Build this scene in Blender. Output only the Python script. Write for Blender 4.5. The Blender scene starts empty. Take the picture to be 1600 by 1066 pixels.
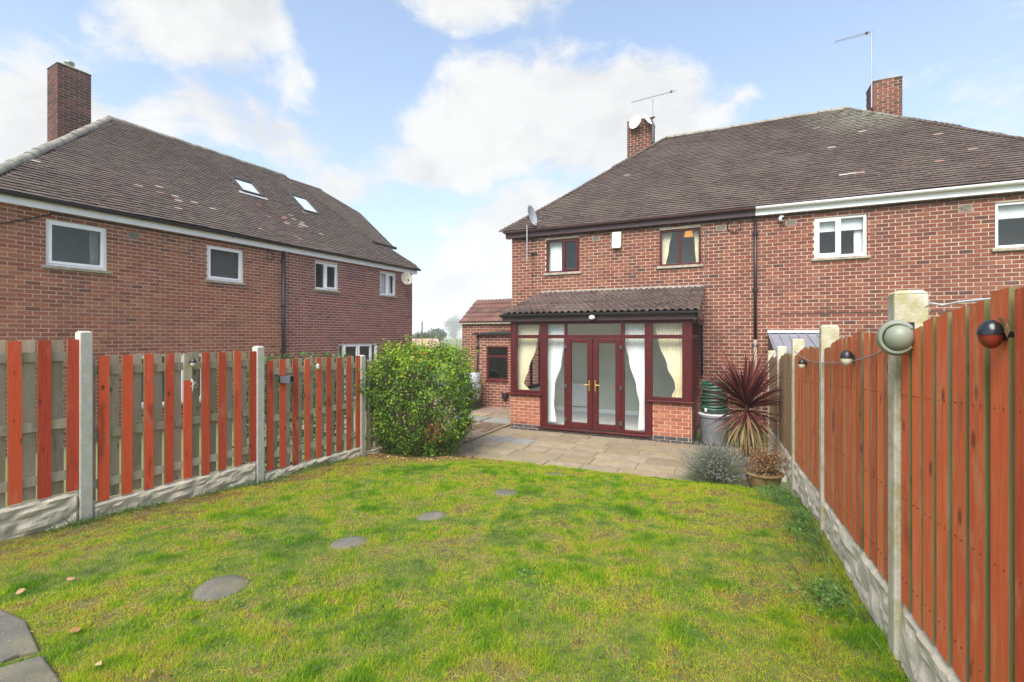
import bpy, bmesh, math, random
import numpy as np
from mathutils import Vector, Matrix
random.seed(7); RNG = np.random.default_rng(11)
sc = bpy.context.scene
COL = sc.collection
R = math.radians

# ------------------------------------------------------------------ camera
FPX, HZ, CAMZ, YAW = 740.0, 525.0, 2.14, R(24.42)     # focal length (px at 1600 wide), horizon row, eye height above the patio
cam_d = bpy.data.cameras.new('camera'); cam = bpy.data.objects.new('camera', cam_d); COL.objects.link(cam)
cam_d.sensor_width = 36; cam_d.lens = FPX / 1600 * 36; cam_d.shift_y = (HZ - 533) / 1600
cam_d.clip_end = 6000; cam_d.clip_start = .05
cam.location = (0, 0, CAMZ); cam.rotation_euler = (R(90), 0, YAW)
sc.camera = cam
FW = Vector((-math.sin(YAW), math.cos(YAW), 0)); RT = Vector((math.cos(YAW), math.sin(YAW), 0))
def ray(px, py): return FW + RT * ((px - 800) / FPX) + Vector((0, 0, (HZ - py) / FPX))
def onY(px, py, y): d = ray(px, py); return Vector((0, 0, CAMZ)) + d * (y / d.y)
def dist(px, py, dep): return Vector((0, 0, CAMZ)) + ray(px, py) * dep
def project(p):
    d = Vector(p) - Vector((0, 0, CAMZ)); dep = d.dot(FW)
    if dep < .05: return None
    return 800 + FPX * d.dot(RT) / dep, HZ - FPX * d.z / dep, dep

# ------------------------------------------------------------------ sky and sun
SUN_EL, SUN_AZ = R(50), R(181)      # azimuth clockwise from +Y
world = bpy.data.worlds.new('World'); sc.world = world; world.use_nodes = True
wt = world.node_tree; wt.nodes.clear()
def wn(t, ins=(), **kw):
    n = wt.nodes.new(t)
    for k, v in kw.items(): setattr(n, k, v)
    for k, v in dict(ins).items():
        if isinstance(v, bpy.types.NodeSocket): wt.links.new(v, n.inputs[k])
        else: n.inputs[k].default_value = v
    return n
def wm(op, a, b=0.0, c=0.0): return wn('ShaderNodeMath', {0: a, 1: b, 2: c}, operation=op).outputs[0]
sky = wn('ShaderNodeTexSky', sky_type='NISHITA', sun_disc=False, sun_elevation=SUN_EL, sun_rotation=SUN_AZ,
         air_density=1.0, dust_density=1.2, ozone_density=2.0)
SKY_STR = .15
gen = wn('ShaderNodeTexCoord').outputs['Generated']
warp = wn('ShaderNodeTexNoise', {'Vector': gen, 'Scale': 3.0, 'Detail': 3.0})
wv = wn('ShaderNodeVectorMath', {0: warp.outputs['Color'], 1: (-.5, -.5, -.5)}, operation='ADD').outputs[0]
wv = wn('ShaderNodeVectorMath', {0: wv, 'Scale': .16}, operation='SCALE').outputs[0]
dirv = wn('ShaderNodeVectorMath', {0: gen, 1: wv}, operation='ADD').outputs[0]
flat = wn('ShaderNodeVectorMath', {0: dirv, 1: (1, 1, 1.9)}, operation='MULTIPLY').outputs[0]
n1 = wn('ShaderNodeTexNoise', {'Vector': flat, 'Scale': 3.1, 'Detail': 10.0, 'Roughness': .64, 'Lacunarity': 2.1}).outputs['Fac']
n2 = wn('ShaderNodeTexNoise', {'Vector': flat, 'Scale': 1.3, 'Detail': 3.0}).outputs['Fac']
CLOUDS = [(860, 165, 300, 105, 1.0), (720, 235, 170, 60, .7), (715, 5, 180, 62, .9), (50, 190, 150, 150, .85), (300, 40, 230, 90, .62),
          (350, 190, 220, 80, .66), (480, 110, 70, 70, .5), (830, 350, 190, 90, .7), (540, 285, 120, 50, .6), (1180, 140, 90, 60, .45),
          (1400, 95, 70, 50, .4), (700, 470, 330, 85, .42), (1500, 250, 300, 120, .22), (1050, 300, 200, 120, .5)]
acc = None
for cx, cy, rx, ry, w in CLOUDS:
    c = ray(cx, cy).normalized(); h = Vector((c.y, -c.x, 0)).normalized(); up = h.cross(c)
    dh = wn('ShaderNodeVectorMath', {0: dirv, 1: tuple(h)}, operation='DOT_PRODUCT').outputs['Value']
    du = wn('ShaderNodeVectorMath', {0: wn('ShaderNodeVectorMath', {0: dirv, 1: tuple(c)}, operation='SUBTRACT').outputs[0], 1: tuple(up)}, operation='DOT_PRODUCT').outputs['Value']
    k = FPX * math.sqrt(1 + ((cx - 800) / FPX) ** 2)
    q = wm('SQRT', wm('ADD', wm('POWER', wm('DIVIDE', wm('ABSOLUTE', dh), rx / k), 2), wm('POWER', wm('DIVIDE', wm('ABSOLUTE', du), ry / k), 2)))
    b = wm('MULTIPLY', wm('MAXIMUM', wm('SUBTRACT', 1.15, q), 0), w)
    acc = b if acc is None else wm('MAXIMUM', acc, b)
neg = None
for cx, cy, rx, ry, w in [(572, 110, 105, 130, .62), (590, 315, 75, 55, .35), (1120, 40, 260, 70, .30), (420, 100, 60, 45, .3), (150, 95, 70, 40, .25), (640, 395, 60, 50, .3), (1300, 60, 200, 120, .25)]:
    c = ray(cx, cy).normalized(); h = Vector((c.y, -c.x, 0)).normalized(); up = h.cross(c)
    dv = wn('ShaderNodeVectorMath', {0: dirv, 1: tuple(c)}, operation='SUBTRACT').outputs[0]; k = FPX * math.sqrt(1 + ((cx - 800) / FPX) ** 2)
    dh = wn('ShaderNodeVectorMath', {0: dv, 1: tuple(h)}, operation='DOT_PRODUCT').outputs['Value']; du = wn('ShaderNodeVectorMath', {0: dv, 1: tuple(up)}, operation='DOT_PRODUCT').outputs['Value']
    q = wm('SQRT', wm('ADD', wm('POWER', wm('DIVIDE', wm('ABSOLUTE', dh), rx / k), 2), wm('POWER', wm('DIVIDE', wm('ABSOLUTE', du), ry / k), 2)))
    b = wm('MULTIPLY', wm('MAXIMUM', wm('SUBTRACT', 1.2, q), 0), w); neg = b if neg is None else wm('MAXIMUM', neg, b)
acc = wm('SUBTRACT', acc, neg)
dens = wm('ADD', wm('MULTIPLY', acc, .62), wm('ADD', wm('MULTIPLY', n1, 1.25), wm('MULTIPLY', n2, .45)))
mask = wn('ShaderNodeMapRange', {0: dens, 1: .91, 2: 1.15, 3: 0., 4: 1.}, interpolation_type='SMOOTHSTEP').outputs[0]
shade = wn('ShaderNodeMapRange', {0: dens, 1: 1.05, 2: 1.75, 3: 0., 4: 1.}).outputs[0]
n3 = wn('ShaderNodeTexNoise', {'Vector': flat, 'Scale': 4.5, 'Detail': 5.0}).outputs['Fac']
n1b = wn('ShaderNodeTexNoise', {'Vector': wn('ShaderNodeVectorMath', {0: flat, 1: (0, 0, .11)}, operation='ADD').outputs[0], 'Scale': 3.1, 'Detail': 5.0, 'Roughness': .55, 'Lacunarity': 2.1}).outputs['Fac']
under = wn('ShaderNodeMapRange', {0: wm('SUBTRACT', n1b, n1), 1: -.06, 2: .16, 3: 0., 4: 1.}).outputs[0]     # more cloud above: the shaded underside
shade = wm('ADD', wm('MULTIPLY', shade, wm('MULTIPLY', n3, .7)), wm('MULTIPLY', under, .75))
CL = 3.2
ccol = wn('ShaderNodeMix', {0: shade, 6: (CL * 1.05, CL * 1.06, CL * 1.07, 1), 7: (CL * .80, CL * .815, CL * .84, 1)}, data_type='RGBA').outputs[2]
blue = wn('ShaderNodeMix', {0: 1.0, 6: sky.outputs[0], 7: (1.05, 1.12, 1.12, 1)}, data_type='RGBA', blend_type='MULTIPLY').outputs[2]
# thin high veil that pales the blue towards the horizon
sep = wn('ShaderNodeSeparateXYZ', {0: gen}).outputs[2]
veil = wn('ShaderNodeMapRange', {0: sep, 1: -.02, 2: .60, 3: .58, 4: .22}).outputs[0]
blue = wn('ShaderNodeMix', {0: veil, 6: blue, 7: (CL * .86, CL * .92, CL * .99, 1)}, data_type='RGBA').outputs[2]
skyc = wn('ShaderNodeMix', {0: mask, 6: blue, 7: ccol}, data_type='RGBA').outputs[2]
bg = wn('ShaderNodeBackground', {'Color': skyc, 'Strength': SKY_STR})
wn('ShaderNodeOutputWorld', {'Surface': bg.outputs[0]})
sun_d = bpy.data.lights.new('sun', 'SUN'); sun = bpy.data.objects.new('sun', sun_d); COL.objects.link(sun)
sun_d.energy = 3.6; sun_d.angle = R(42); sun_d.color = (1, .94, .85)
sdir = Vector((math.sin(SUN_AZ) * math.cos(SUN_EL), math.cos(SUN_AZ) * math.cos(SUN_EL), math.sin(SUN_EL)))
sun.rotation_euler = (-sdir).to_track_quat('-Z', 'Y').to_euler(); sun.location = sdir * 40
vs = sc.view_settings
vs.view_transform = 'Standard'; vs.look = 'None'; vs.gamma = 1; vs.use_curve_mapping = False; vs.exposure = .92
cy = sc.cycles
cy.use_denoising = True; cy.denoising_prefilter = 'NONE'; cy.max_bounces = 7; cy.transparent_max_bounces = 16; cy.volume_bounces = 2; cy.caustics_reflective = False; cy.caustics_refractive = False
cy.sample_clamp_indirect = 6

# ------------------------------------------------------------------ helpers
def tag(o, label=None, cat=None, group=None, kind=None):
    for k, v in (('label', label), ('category', cat), ('group', group), ('kind', kind)):
        if v: o[k] = v
    return o
def link(o, parent=None):
    COL.objects.link(o)
    if parent is not None: o.parent = parent
    return o
def empty(name, loc=(0, 0, 0), rz=0.0, parent=None):
    o = bpy.data.objects.new(name, None); o.empty_display_size = .1
    o.location = loc; o.rotation_euler = (0, 0, rz)
    return link(o, parent)
class MB:
    """collects shapes, then links them as one mesh object"""
    def __init__(s): s.v = []; s.f = []; s.r = []; s.c = 0.0
    def poly(s, pts, quads=None):
        b = len(s.v); s.v.extend(tuple(p) for p in pts)
        for q in (quads or [tuple(range(len(pts)))]): s.f.append(tuple(b + i for i in q)); s.r.append(s.c)
        return s
    def hexa(s, p, skip=()):      # p: 8 points, bottom ring 0-3 then top ring 4-7
        F = {'b': (3, 2, 1, 0), 't': (4, 5, 6, 7), 'f': (0, 1, 5, 4), 'r': (1, 2, 6, 5), 'k': (2, 3, 7, 6), 'l': (3, 0, 4, 7)}
        return s.poly(p, [q for k, q in F.items() if k not in skip])
    def box(s, x0, x1, y0, y1, z0, z1, skip=()):
        return s.hexa([(x0, y0, z0), (x1, y0, z0), (x1, y1, z0), (x0, y1, z0), (x0, y0, z1), (x1, y0, z1), (x1, y1, z1), (x0, y1, z1)], skip)
    def tube(s, pts, rad, n=8, caps=True):
        pts = [Vector(p) for p in pts]; rad = rad if isinstance(rad, (list, tuple)) else [rad] * len(pts)
        b = len(s.v); up = None
        for i, p in enumerate(pts):
            t = (pts[min(i + 1, len(pts) - 1)] - pts[max(i - 1, 0)]).normalized()
            if up is None: up = t.orthogonal().normalized()
            up = (up - t * up.dot(t)).normalized(); w = t.cross(up)
            for k in range(n):
                a = 2 * math.pi * k / n; s.v.append(tuple(p + (up * math.cos(a) + w * math.sin(a)) * rad[i]))
        for i in range(len(pts) - 1):
            for k in range(n):
                s.f.append((b + i * n + k, b + i * n + (k + 1) % n, b + (i + 1) * n + (k + 1) % n, b + (i + 1) * n + k)); s.r.append(s.c)
        if caps:
            s.f.append(tuple(b + k for k in reversed(range(n)))); s.r.append(s.c)
            s.f.append(tuple(b + (len(pts) - 1) * n + k for k in range(n))); s.r.append(s.c)
        return s
    def lathe(s, prof, n=24, c=(0, 0, 0), M=None):
        b = len(s.v); c = Vector(c)
        for r, z in prof:
            for k in range(n):
                a = 2 * math.pi * k / n; p = Vector((r * math.cos(a), r * math.sin(a), z))
                s.v.append(tuple((M @ p if M else p) + c))
        for i in range(len(prof) - 1):
            for k in range(n):
                s.f.append((b + i * n + k, b + i * n + (k + 1) % n, b + (i + 1) * n + (k + 1) % n, b + (i + 1) * n + k)); s.r.append(s.c)
        return s
    def grid(s, nx, ny, fn):
        b = len(s.v)
        for j in range(ny + 1):
            for i in range(nx + 1): s.v.append(tuple(fn(i / nx, j / ny)))
        for j in range(ny):
            for i in range(nx):
                a = b + j * (nx + 1) + i; s.f.append((a, a + 1, a + nx + 2, a + nx + 1)); s.r.append(s.c)
        return s
    def mesh(s, name, smooth=False):
        m = bpy.data.meshes.new(name); m.from_pydata(s.v, [], s.f)
        a = m.attributes.new('rnd', 'FLOAT', 'FACE'); a.data.foreach_set('value', np.array(s.r, dtype=np.float32))
        if smooth: m.polygons.foreach_set('use_smooth', [True] * len(m.polygons))
        m.update(); return m
    def build(s, name, mat, parent=None, smooth=False, loc=(0, 0, 0)):
        o = bpy.data.objects.new(name, s.mesh(name, smooth)); o.data.materials.append(mat); o.location = loc
        o.color = (0, 0, 0, 1)
        return link(o, parent)
def inst(mesh, name, parent, loc, rot=(0, 0, 0), c=0.0, scale=None):
    o = bpy.data.objects.new(name, mesh); o.location = loc; o.rotation_euler = rot; o.color = (c, c, c, 1)
    if scale: o.scale = scale
    return link(o, parent)
def bev(o, w=.004, seg=2):
    m = o.modifiers.new('edge', 'BEVEL'); m.width = w; m.segments = seg; m.limit_method = 'ANGLE'; m.angle_limit = R(40); return o

# ------------------------------------------------------------------ materials
MATS = {}
class NT:
    def __init__(s, name):
        s.m = bpy.data.materials.new(name); s.m.use_nodes = True; s.t = s.m.node_tree; s.t.nodes.clear(); MATS[name] = s.m
        s.out = s.n('ShaderNodeOutputMaterial')
        s.pos = s.n('ShaderNodeNewGeometry').outputs['Position']
    def n(s, t, ins=(), **kw):
        n = s.t.nodes.new(t)
        for k, v in kw.items(): setattr(n, k, v)
        for k, v in dict(ins).items():
            if isinstance(v, bpy.types.NodeSocket): s.t.links.new(v, n.inputs[k])
            else: n.inputs[k].default_value = v
        return n
    def math(s, op, a, b=0.0, c=0.0): return s.n('ShaderNodeMath', {0: a, 1: b, 2: c}, operation=op).outputs[0]
    def noise(s, sc=5., det=4., rough=.55, vec=None, stretch=None):
        vec = s.pos if vec is None else vec
        if stretch: vec = s.n('ShaderNodeVectorMath', {0: vec, 1: stretch}, operation='MULTIPLY').outputs[0]
        return s.n('ShaderNodeTexNoise', {'Vector': vec, 'Scale': sc, 'Detail': det, 'Roughness': rough}).outputs['Fac']
    def ramp(s, f, stops, mode='LINEAR'):
        r = s.n('ShaderNodeValToRGB', {0: f}); cr = r.color_ramp; cr.interpolation = mode
        while len(cr.elements) < len(stops): cr.elements.new(.5)
        for e, (p, c) in zip(cr.elements, stops): e.position = p; e.color = (*c, 1) if len(c) == 3 else c
        return r.outputs[0]
    def mix(s, f, a, b, mode='MIX'):
        a = (*a, 1) if isinstance(a, tuple) and len(a) == 3 else a; b = (*b, 1) if isinstance(b, tuple) and len(b) == 3 else b
        return s.n('ShaderNodeMix', {0: f, 6: a, 7: b}, data_type='RGBA', blend_type=mode).outputs[2]
    def rng(s, f, a, b, c=0., d=1.): return s.n('ShaderNodeMapRange', {0: f, 1: a, 2: b, 3: c, 4: d}).outputs[0]
    def rv(s):
        a = s.n('ShaderNodeAttribute', attribute_name='rnd').outputs['Fac']
        o = s.n('ShaderNodeSeparateColor', {0: s.n('ShaderNodeObjectInfo').outputs['Color']}).outputs[0]
        return s.math('ADD', a, o)
    def bump(s, h, st=.3, d=.01): return s.n('ShaderNodeBump', {'Height': h, 'Strength': st, 'Distance': d}).outputs[0]
    def fin(s, col, rough=.8, nrm=None, **kw):
        ins = {'Base Color': (*col, 1) if isinstance(col, tuple) and len(col) == 3 else col, 'Roughness': rough}
        if nrm is not None: ins['Normal'] = nrm
        ins.update({k.replace('_', ' '): v for k, v in kw.items()})
        b = s.n('ShaderNodeBsdfPrincipled', ins); s.t.links.new(b.outputs[0], s.out.inputs[0]); return s.m
def brick_mat(name, cols, dirt=.35):
    t = NT(name); rv = t.rv()
    c = t.ramp(rv, cols)
    c = t.mix(t.rng(t.noise(60, 3), .35, .75, 0, .35), c, (.12, .06, .05))
    c = t.mix(t.rng(t.noise(.9, 5, .6), .5, .78, 0, dirt * .7), c, (.34, .18, .12))
    c = t.mix(t.rng(t.noise(14, 4), .6, .82, 0, .4), c, (.42, .26, .17))
    c = t.mix(t.rng(t.noise(1.6, 5, .65, None, (1, 1, .22)), .5, .72, 0, .42), c, (.085, .045, .034))     # soot and damp streaks
    return t.fin(c, .9, t.bump(t.noise(150, 3), .5, .004))
M_BRICK = brick_mat('house brick', [(0, (.065, .025, .020)), (.25, (.145, .037, .022)), (.6, (.205, .054, .030)), (.85, (.265, .086, .042)), (1, (.18, .065, .047))])
M_BRICK_L = brick_mat('neighbour brick', [(0, (.13, .048, .032)), (.3, (.27, .075, .040)), (.65, (.35, .112, .056)), (1, (.43, .18, .085))])
M_BRICK_P = brick_mat('purple brick', [(0, (.11, .04, .038)), (.35, (.23, .062, .046)), (.7, (.30, .092, .068)), (1, (.36, .155, .115))])
M_BRICK_S = brick_mat('sooty brick', [(0, (.05, .025, .025)), (.4, (.13, .042, .036)), (.8, (.19, .066, .05)), (1, (.24, .10, .075))])
M_BRICK_C = brick_mat('orange brick', [(0, (.22, .065, .038)), (.4, (.36, .105, .052)), (.8, (.42, .15, .075)), (1, (.48, .28, .15))])
M_BRICK_D = brick_mat('engineering brick', [(0, (.035, .035, .04)), (1, (.09, .085, .09))], .1)
def simple(name, col, rough=.7, var=.25, sc=8., bump=0., bs=60., metal=0.0, **kw):
    t = NT(name); d = tuple(c * (1 - var) for c in col); l = tuple(min(1, c * (1 + var)) for c in col)
    c = t.ramp(t.noise(sc, 5), [(.3, d), (.7, l)])
    return t.fin(c, rough, t.bump(t.noise(bs, 4), bump, .01) if bump else None, Metallic=metal, **kw)
M_MORTAR = simple('mortar', (.50, .405, .30), .95, .28, 3., .4, 200)
M_MORTAR_C = simple('grey mortar', (.56, .48, .38), .95, .2, 3., .4, 200)
M_SIDE = None
def side_mat():
    t = NT('side brickwork'); v = t.n('ShaderNodeTexCoord').outputs['Object']
    x = t.n('ShaderNodeSeparateXYZ', {0: v}).outputs
    vec = t.n('ShaderNodeCombineXYZ', {0: t.math('ADD', x[0], x[1]), 1: x[2]}).outputs[0]
    b = t.n('ShaderNodeTexBrick', {'Vector': vec, 'Color1': (.25, .08, .055, 1), 'Color2': (.36, .12, .075, 1), 'Mortar': (.52, .43, .33, 1), 'Scale': 1., 'Mortar Size': .006,
            'Brick Width': .229, 'Row Height': .083})
    return t.fin(b.outputs[0], .9)
M_SIDE = side_mat()
def tile_mat(name, base, spot=None, lich=(.145, .118, .092), moss=(.15, .13, .05), lk=.5):
    t = NT(name); rv = t.rv()
    c = t.ramp(rv, [(0, tuple(k * .6 for k in base)), (.45, base), (.93, tuple(k * 1.45 for k in base)), (.95, (.27, .13, .095)), (.975, (.32, .22, .18)), (1, (.36, .32, .29))])
    c = t.mix(t.rng(t.noise(1.1, 6, .65), .46, .72, 0, lk), c, lich)
    c = t.mix(t.rng(t.noise(26, 4, .7), .56, .70, 0, .55), c, (.34, .32, .28))
    c = t.mix(t.rng(t.noise(2.3, 6, .7), .60, .74, 0, .5), c, moss)
    if spot:      # a pale lichened patch below the ridge
        dd = t.n('ShaderNodeVectorMath', {0: t.pos, 1: spot}, operation='DISTANCE').outputs['Value']
        f = t.math('MULTIPLY', t.rng(dd, .3, 1.7, 1., 0.), t.rng(t.noise(6, 5, .7), .35, .6, 0, .85)); c = t.mix(f, c, (.27, .27, .20))
    return t.fin(c, .88, t.bump(t.noise(90, 3), .4, .004))
M_TILE = tile_mat('roof tile', (.072, .045, .036), spot=(3.45, 15.85, 8.2))
M_TILE_L = tile_mat('neighbour roof tile', (.084, .056, .045))
M_TILE_C = tile_mat('roll tile', (.075, .045, .038), lich=(.15, .125, .095), moss=(.17, .15, .05), lk=.45)
M_TILE_R = tile_mat('red roll tile', (.125, .057, .046), lk=.25)
M_TILE_E = simple('tile edge with painted shade', (.040, .032, .028), .95, .4, 20.)  # dark front edges paint in the shadow line of each tile course
M_JOINT = simple('mossy joint sand', (.22, .185, .11), .98, .4, 12., .5, 120)
M_RIDGE = simple('ridge tile', (.24, .22, .18), .9, .35, 6., .5, 60)
M_LEAD = simple('lead flashing', (.40, .41, .42), .6, .2, 9.)
def wood_mat(name, c0, c1, wear, wearc, green=0., gcol=(.15, .17, .035), wlo=.56):
    t = NT(name); rv = t.rv()
    oc = t.n('ShaderNodeTexCoord').outputs['Object']
    off = t.n('ShaderNodeCombineXYZ', {0: t.math('MULTIPLY', rv, 37.), 1: t.math('MULTIPLY', rv, 11.), 2: t.math('MULTIPLY', rv, 53.)}).outputs[0]
    vec = t.n('ShaderNodeVectorMath', {0: t.pos, 1: off}, operation='ADD').outputs[0]
    g = t.noise(75, 5, .65, vec, (1, 1, .045)); k = t.noise(5, 4, .6, vec, (1, 1, .35))
    c = t.ramp(t.math('ADD', t.math('MULTIPLY', g, .62), t.math('MULTIPLY', rv, .46)), [(.25, c0), (.75, c1)])
    c = t.mix(t.rng(t.noise(9, 6, .7, vec, (1, 1, .3)), wlo, wlo + .14, 0, wear), c, wearc)
    c = t.mix(t.rng(k, .60, .74, 0, .75), c, tuple(x * .28 for x in c0))
    vk = t.n('ShaderNodeTexVoronoi', {'Vector': t.n('ShaderNodeVectorMath', {0: vec, 1: (1, 1, .55)}, operation='MULTIPLY').outputs[0], 'Scale': 6.5}).outputs['Distance']
    c = t.mix(t.rng(vk, .06, .14, .8, 0.), c, tuple(x * .22 for x in c0))        # knots
    if green: c = t.mix(t.rng(t.noise(3.2, 5, .6, vec, (1, 1, .6)), .42, .66, 0, green), c, gcol)
    return t.fin(c, .82, t.bump(t.math('ADD', g, t.noise(120, 2, .5, vec, (1, 1, .1))), .55, .004))
M_RED = wood_mat('red painted wood', (.38, .036, .012), (.68, .092, .026), .5, (.54, .24, .14))
M_ORED = wood_mat('orange red painted wood', (.50, .058, .016), (.82, .155, .040), .5, (.70, .32, .15), .12, (.32, .24, .04), .52)
M_BROWNW = wood_mat('faded brown wood', (.30, .14, .075), (.42, .22, .12), .6, (.42, .34, .26), .25)
M_GREYW = wood_mat('weathered grey wood', (.27, .205, .145), (.52, .42, .31), .5, (.60, .54, .45), .5, (.27, .255, .085))
M_GREENW = wood_mat('green algae wood', (.11, .095, .045), (.21, .19, .09), .5, (.26, .24, .14), .75, (.12, .125, .02))
def conc_mat(name, col, lich, lk):
    t = NT(name); c = t.ramp(t.noise(20, 6, .7), [(.3, tuple(x * .75 for x in col)), (.7, col)])
    c = t.mix(t.rng(t.noise(7, 6, .7), .42, .62, 0, lk), c, lich)
    c = t.mix(t.rng(t.noise(120, 2), .62, .7, 0, .6), c, (.2, .19, .17))
    return t.fin(c, .92, t.bump(t.noise(130, 4), .6, .006))
M_POST = conc_mat('concrete post', (.58, .55, .48), (.42, .39, .26), .4)
M_POSTY = conc_mat('lichened concrete post', (.60, .56, .45), (.33, .28, .10), .75)
M_GBOARD = conc_mat('stone faced concrete', (.68, .59, .46), (.46, .40, .28), .6)
def slab_mat(name, a, b, moss):
    t = NT(name); rv = t.rv()
    c = t.ramp(rv, [(0, a), (1, b)]); c = t.mix(t.rng(t.noise(5, 7, .7), .35, .7, 0, .55), c, tuple(x * .55 for x in a))
    c = t.mix(t.rng(t.noise(2.2, 5, .65), .50, .70, 0, moss), c, (.26, .23, .075))
    c = t.mix(t.rng(t.noise(45, 5, .7), .60, .72, 0, .5), c, (.46, .43, .37))
    return t.fin(c, .88, t.bump(t.math('ADD', t.noise(18, 5), t.math('MULTIPLY', t.noise(110, 3), .4)), .5, .012))
M_SLAB = slab_mat('stone paving', (.235, .18, .115), (.33, .26, .175), .55)
M_SLABG = slab_mat('grey paving', (.20, .20, .185), (.27, .27, .25), .25)
M_SLABD = slab_mat('dark paving', (.105, .098, .078), (.17, .155, .125), .3)
M_WHITE = simple('white plastic', (.86, .86, .86), .35, .04, 3.)
M_MAROON = simple('maroon plastic', (.070, .008, .009), .42, .22, 5., **{'Specular IOR Level': .3})
M_BROWNP = simple('dark brown plastic', (.075, .032, .032), .4, .2, 5.)
M_BLACK = simple('black plastic', (.014, .014, .015), .4, .2, 9.)
M_DARK = simple('dark interior', (.05, .05, .05), .9, .2, 2.)
M_ROOM = simple('room plaster', (.62, .62, .58), .9, .06, 2.)
M_CARPET = simple('grey carpet', (.60, .60, .57), .95, .1, 40., .4, 300)
M_SILL = simple('stone sill', (.33, .29, .22), .9, .3, 12., .4, 80)
M_BRASS = simple('brass', (.80, .55, .16), .25, .05, 3., metal=1.0)
M_STEEL = simple('galvanised metal', (.45, .45, .46), .42, .15, 12., metal=.8)
M_DISH = simple('grey dish', (.42, .43, .45), .5, .12, 6.)
M_DISHW = simple('white dish', (.72, .73, .74), .45, .08, 6.)
M_DISHB = simple('weathered beige dish', (.36, .32, .27), .6, .2, 9.)
M_CREAM = simple('cream cloth', (.86, .78, .58), .95, .05, 6.)
M_CLOTH = simple('white cloth', (.88, .89, .88), .95, .03, 6.)
M_SAGE = simple('sage green plastic', (.215, .235, .175), .45, .06, 6.)
M_LENS = simple('pale lens', (.62, .60, .46), .3, .1, 9.)
M_SOIL = simple('bare soil', (.13, .085, .05), .98, .5, 7., .8, 40)
M_CLAY = simple('glazed brown pot', (.22, .145, .06), .35, .45, 9., .1)
M_HOSE = simple('green hose', (.022, .07, .045), .4, .25, 20.)
M_TUB = simple('grey plastic tub', (.19, .20, .215), .55, .15, 8.)
M_BUTT = simple('pale grey barrel', (.45, .47, .50), .45, .1, 6.)
M_SHEET = simple('grey roof sheet', (.20, .21, .245), .5, .12, 5.)
M_BARK = simple('bark', (.16, .12, .085), .95, .3, 20., .6, 60)
M_TWIG = simple('twigs', (.17, .115, .07), .95, .3, 20.)
def glass_mat(name='window glass', tint=(.975, .985, .98), k=1.1):
    t = NT(name)
    tr = t.n('ShaderNodeBsdfTransparent', {0: (*tint, 1)}); gl = t.n('ShaderNodeBsdfGlossy', {'Color': (.95, .97, 1, 1), 'Roughness': .01})
    f = t.math('MINIMUM', t.math('MULTIPLY', t.n('ShaderNodeFresnel', {'IOR': 1.5}).outputs[0], k), 1.)
    f = t.math('MULTIPLY', f, t.math('SUBTRACT', 1., t.n('ShaderNodeNewGeometry').outputs['Backfacing']))   # the way out of the pane stays clear
    mx = t.n('ShaderNodeMixShader', {0: f, 1: tr.outputs[0], 2: gl.outputs[0]}); t.t.links.new(mx.outputs[0], t.out.inputs[0]); return t.m
M_GLASS = glass_mat()
def leaf_mat(name, stops, trans=.3):
    t = NT(name); rv = t.rv(); c = t.ramp(rv, stops)
    c = t.mix(t.rng(t.noise(40, 3), .4, .8, 0, .25), c, (.03, .05, .012))
    d = t.n('ShaderNodeBsdfPrincipled', {'Base Color': c, 'Roughness': .6, 'Specular IOR Level': .2}); tl = t.n('ShaderNodeBsdfTranslucent', {'Color': c})
    mx = t.n('ShaderNodeMixShader', {0: trans, 1: d.outputs[0], 2: tl.outputs[0]}); t.t.links.new(mx.outputs[0], t.out.inputs[0]); return t.m
M_NAIL = simple('rusty nail', (.12, .035, .015), .8, .2)
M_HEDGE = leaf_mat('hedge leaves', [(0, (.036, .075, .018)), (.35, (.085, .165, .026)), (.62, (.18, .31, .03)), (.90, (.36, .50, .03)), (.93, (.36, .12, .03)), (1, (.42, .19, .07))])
M_TREE = leaf_mat('tree leaves', [(0, (.045, .075, .02)), (1, (.14, .19, .06))])
M_FARTREE = leaf_mat('far tree leaves', [(0, (.05, .075, .04)), (1, (.11, .14, .08))])
M_CORD = leaf_mat('purple strap leaves', [(0, (.06, .014, .018)), (.6, (.17, .036, .036)), (1, (.30, .11, .085))], .2)
M_CORDDRY = leaf_mat('dry strap leaves', [(0, (.16, .11, .05)), (.6, (.33, .24, .11)), (1, (.46, .38, .2))], .2)
M_LAV = leaf_mat('lavender', [(0, (.10, .13, .07)), (.5, (.22, .25, .16)), (.85, (.34, .36, .28)), (.9, (.20, .17, .21)), (1, (.27, .23, .30))], .2)
M_DEAD = leaf_mat('dead leaves', [(0, (.20, .085, .035)), (.6, (.38, .20, .085)), (1, (.55, .38, .22))], .2)
M_WEED = leaf_mat('weed leaves', [(0, (.05, .12, .03)), (.6, (.12, .24, .05)), (1, (.24, .36, .12))], .3)
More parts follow.
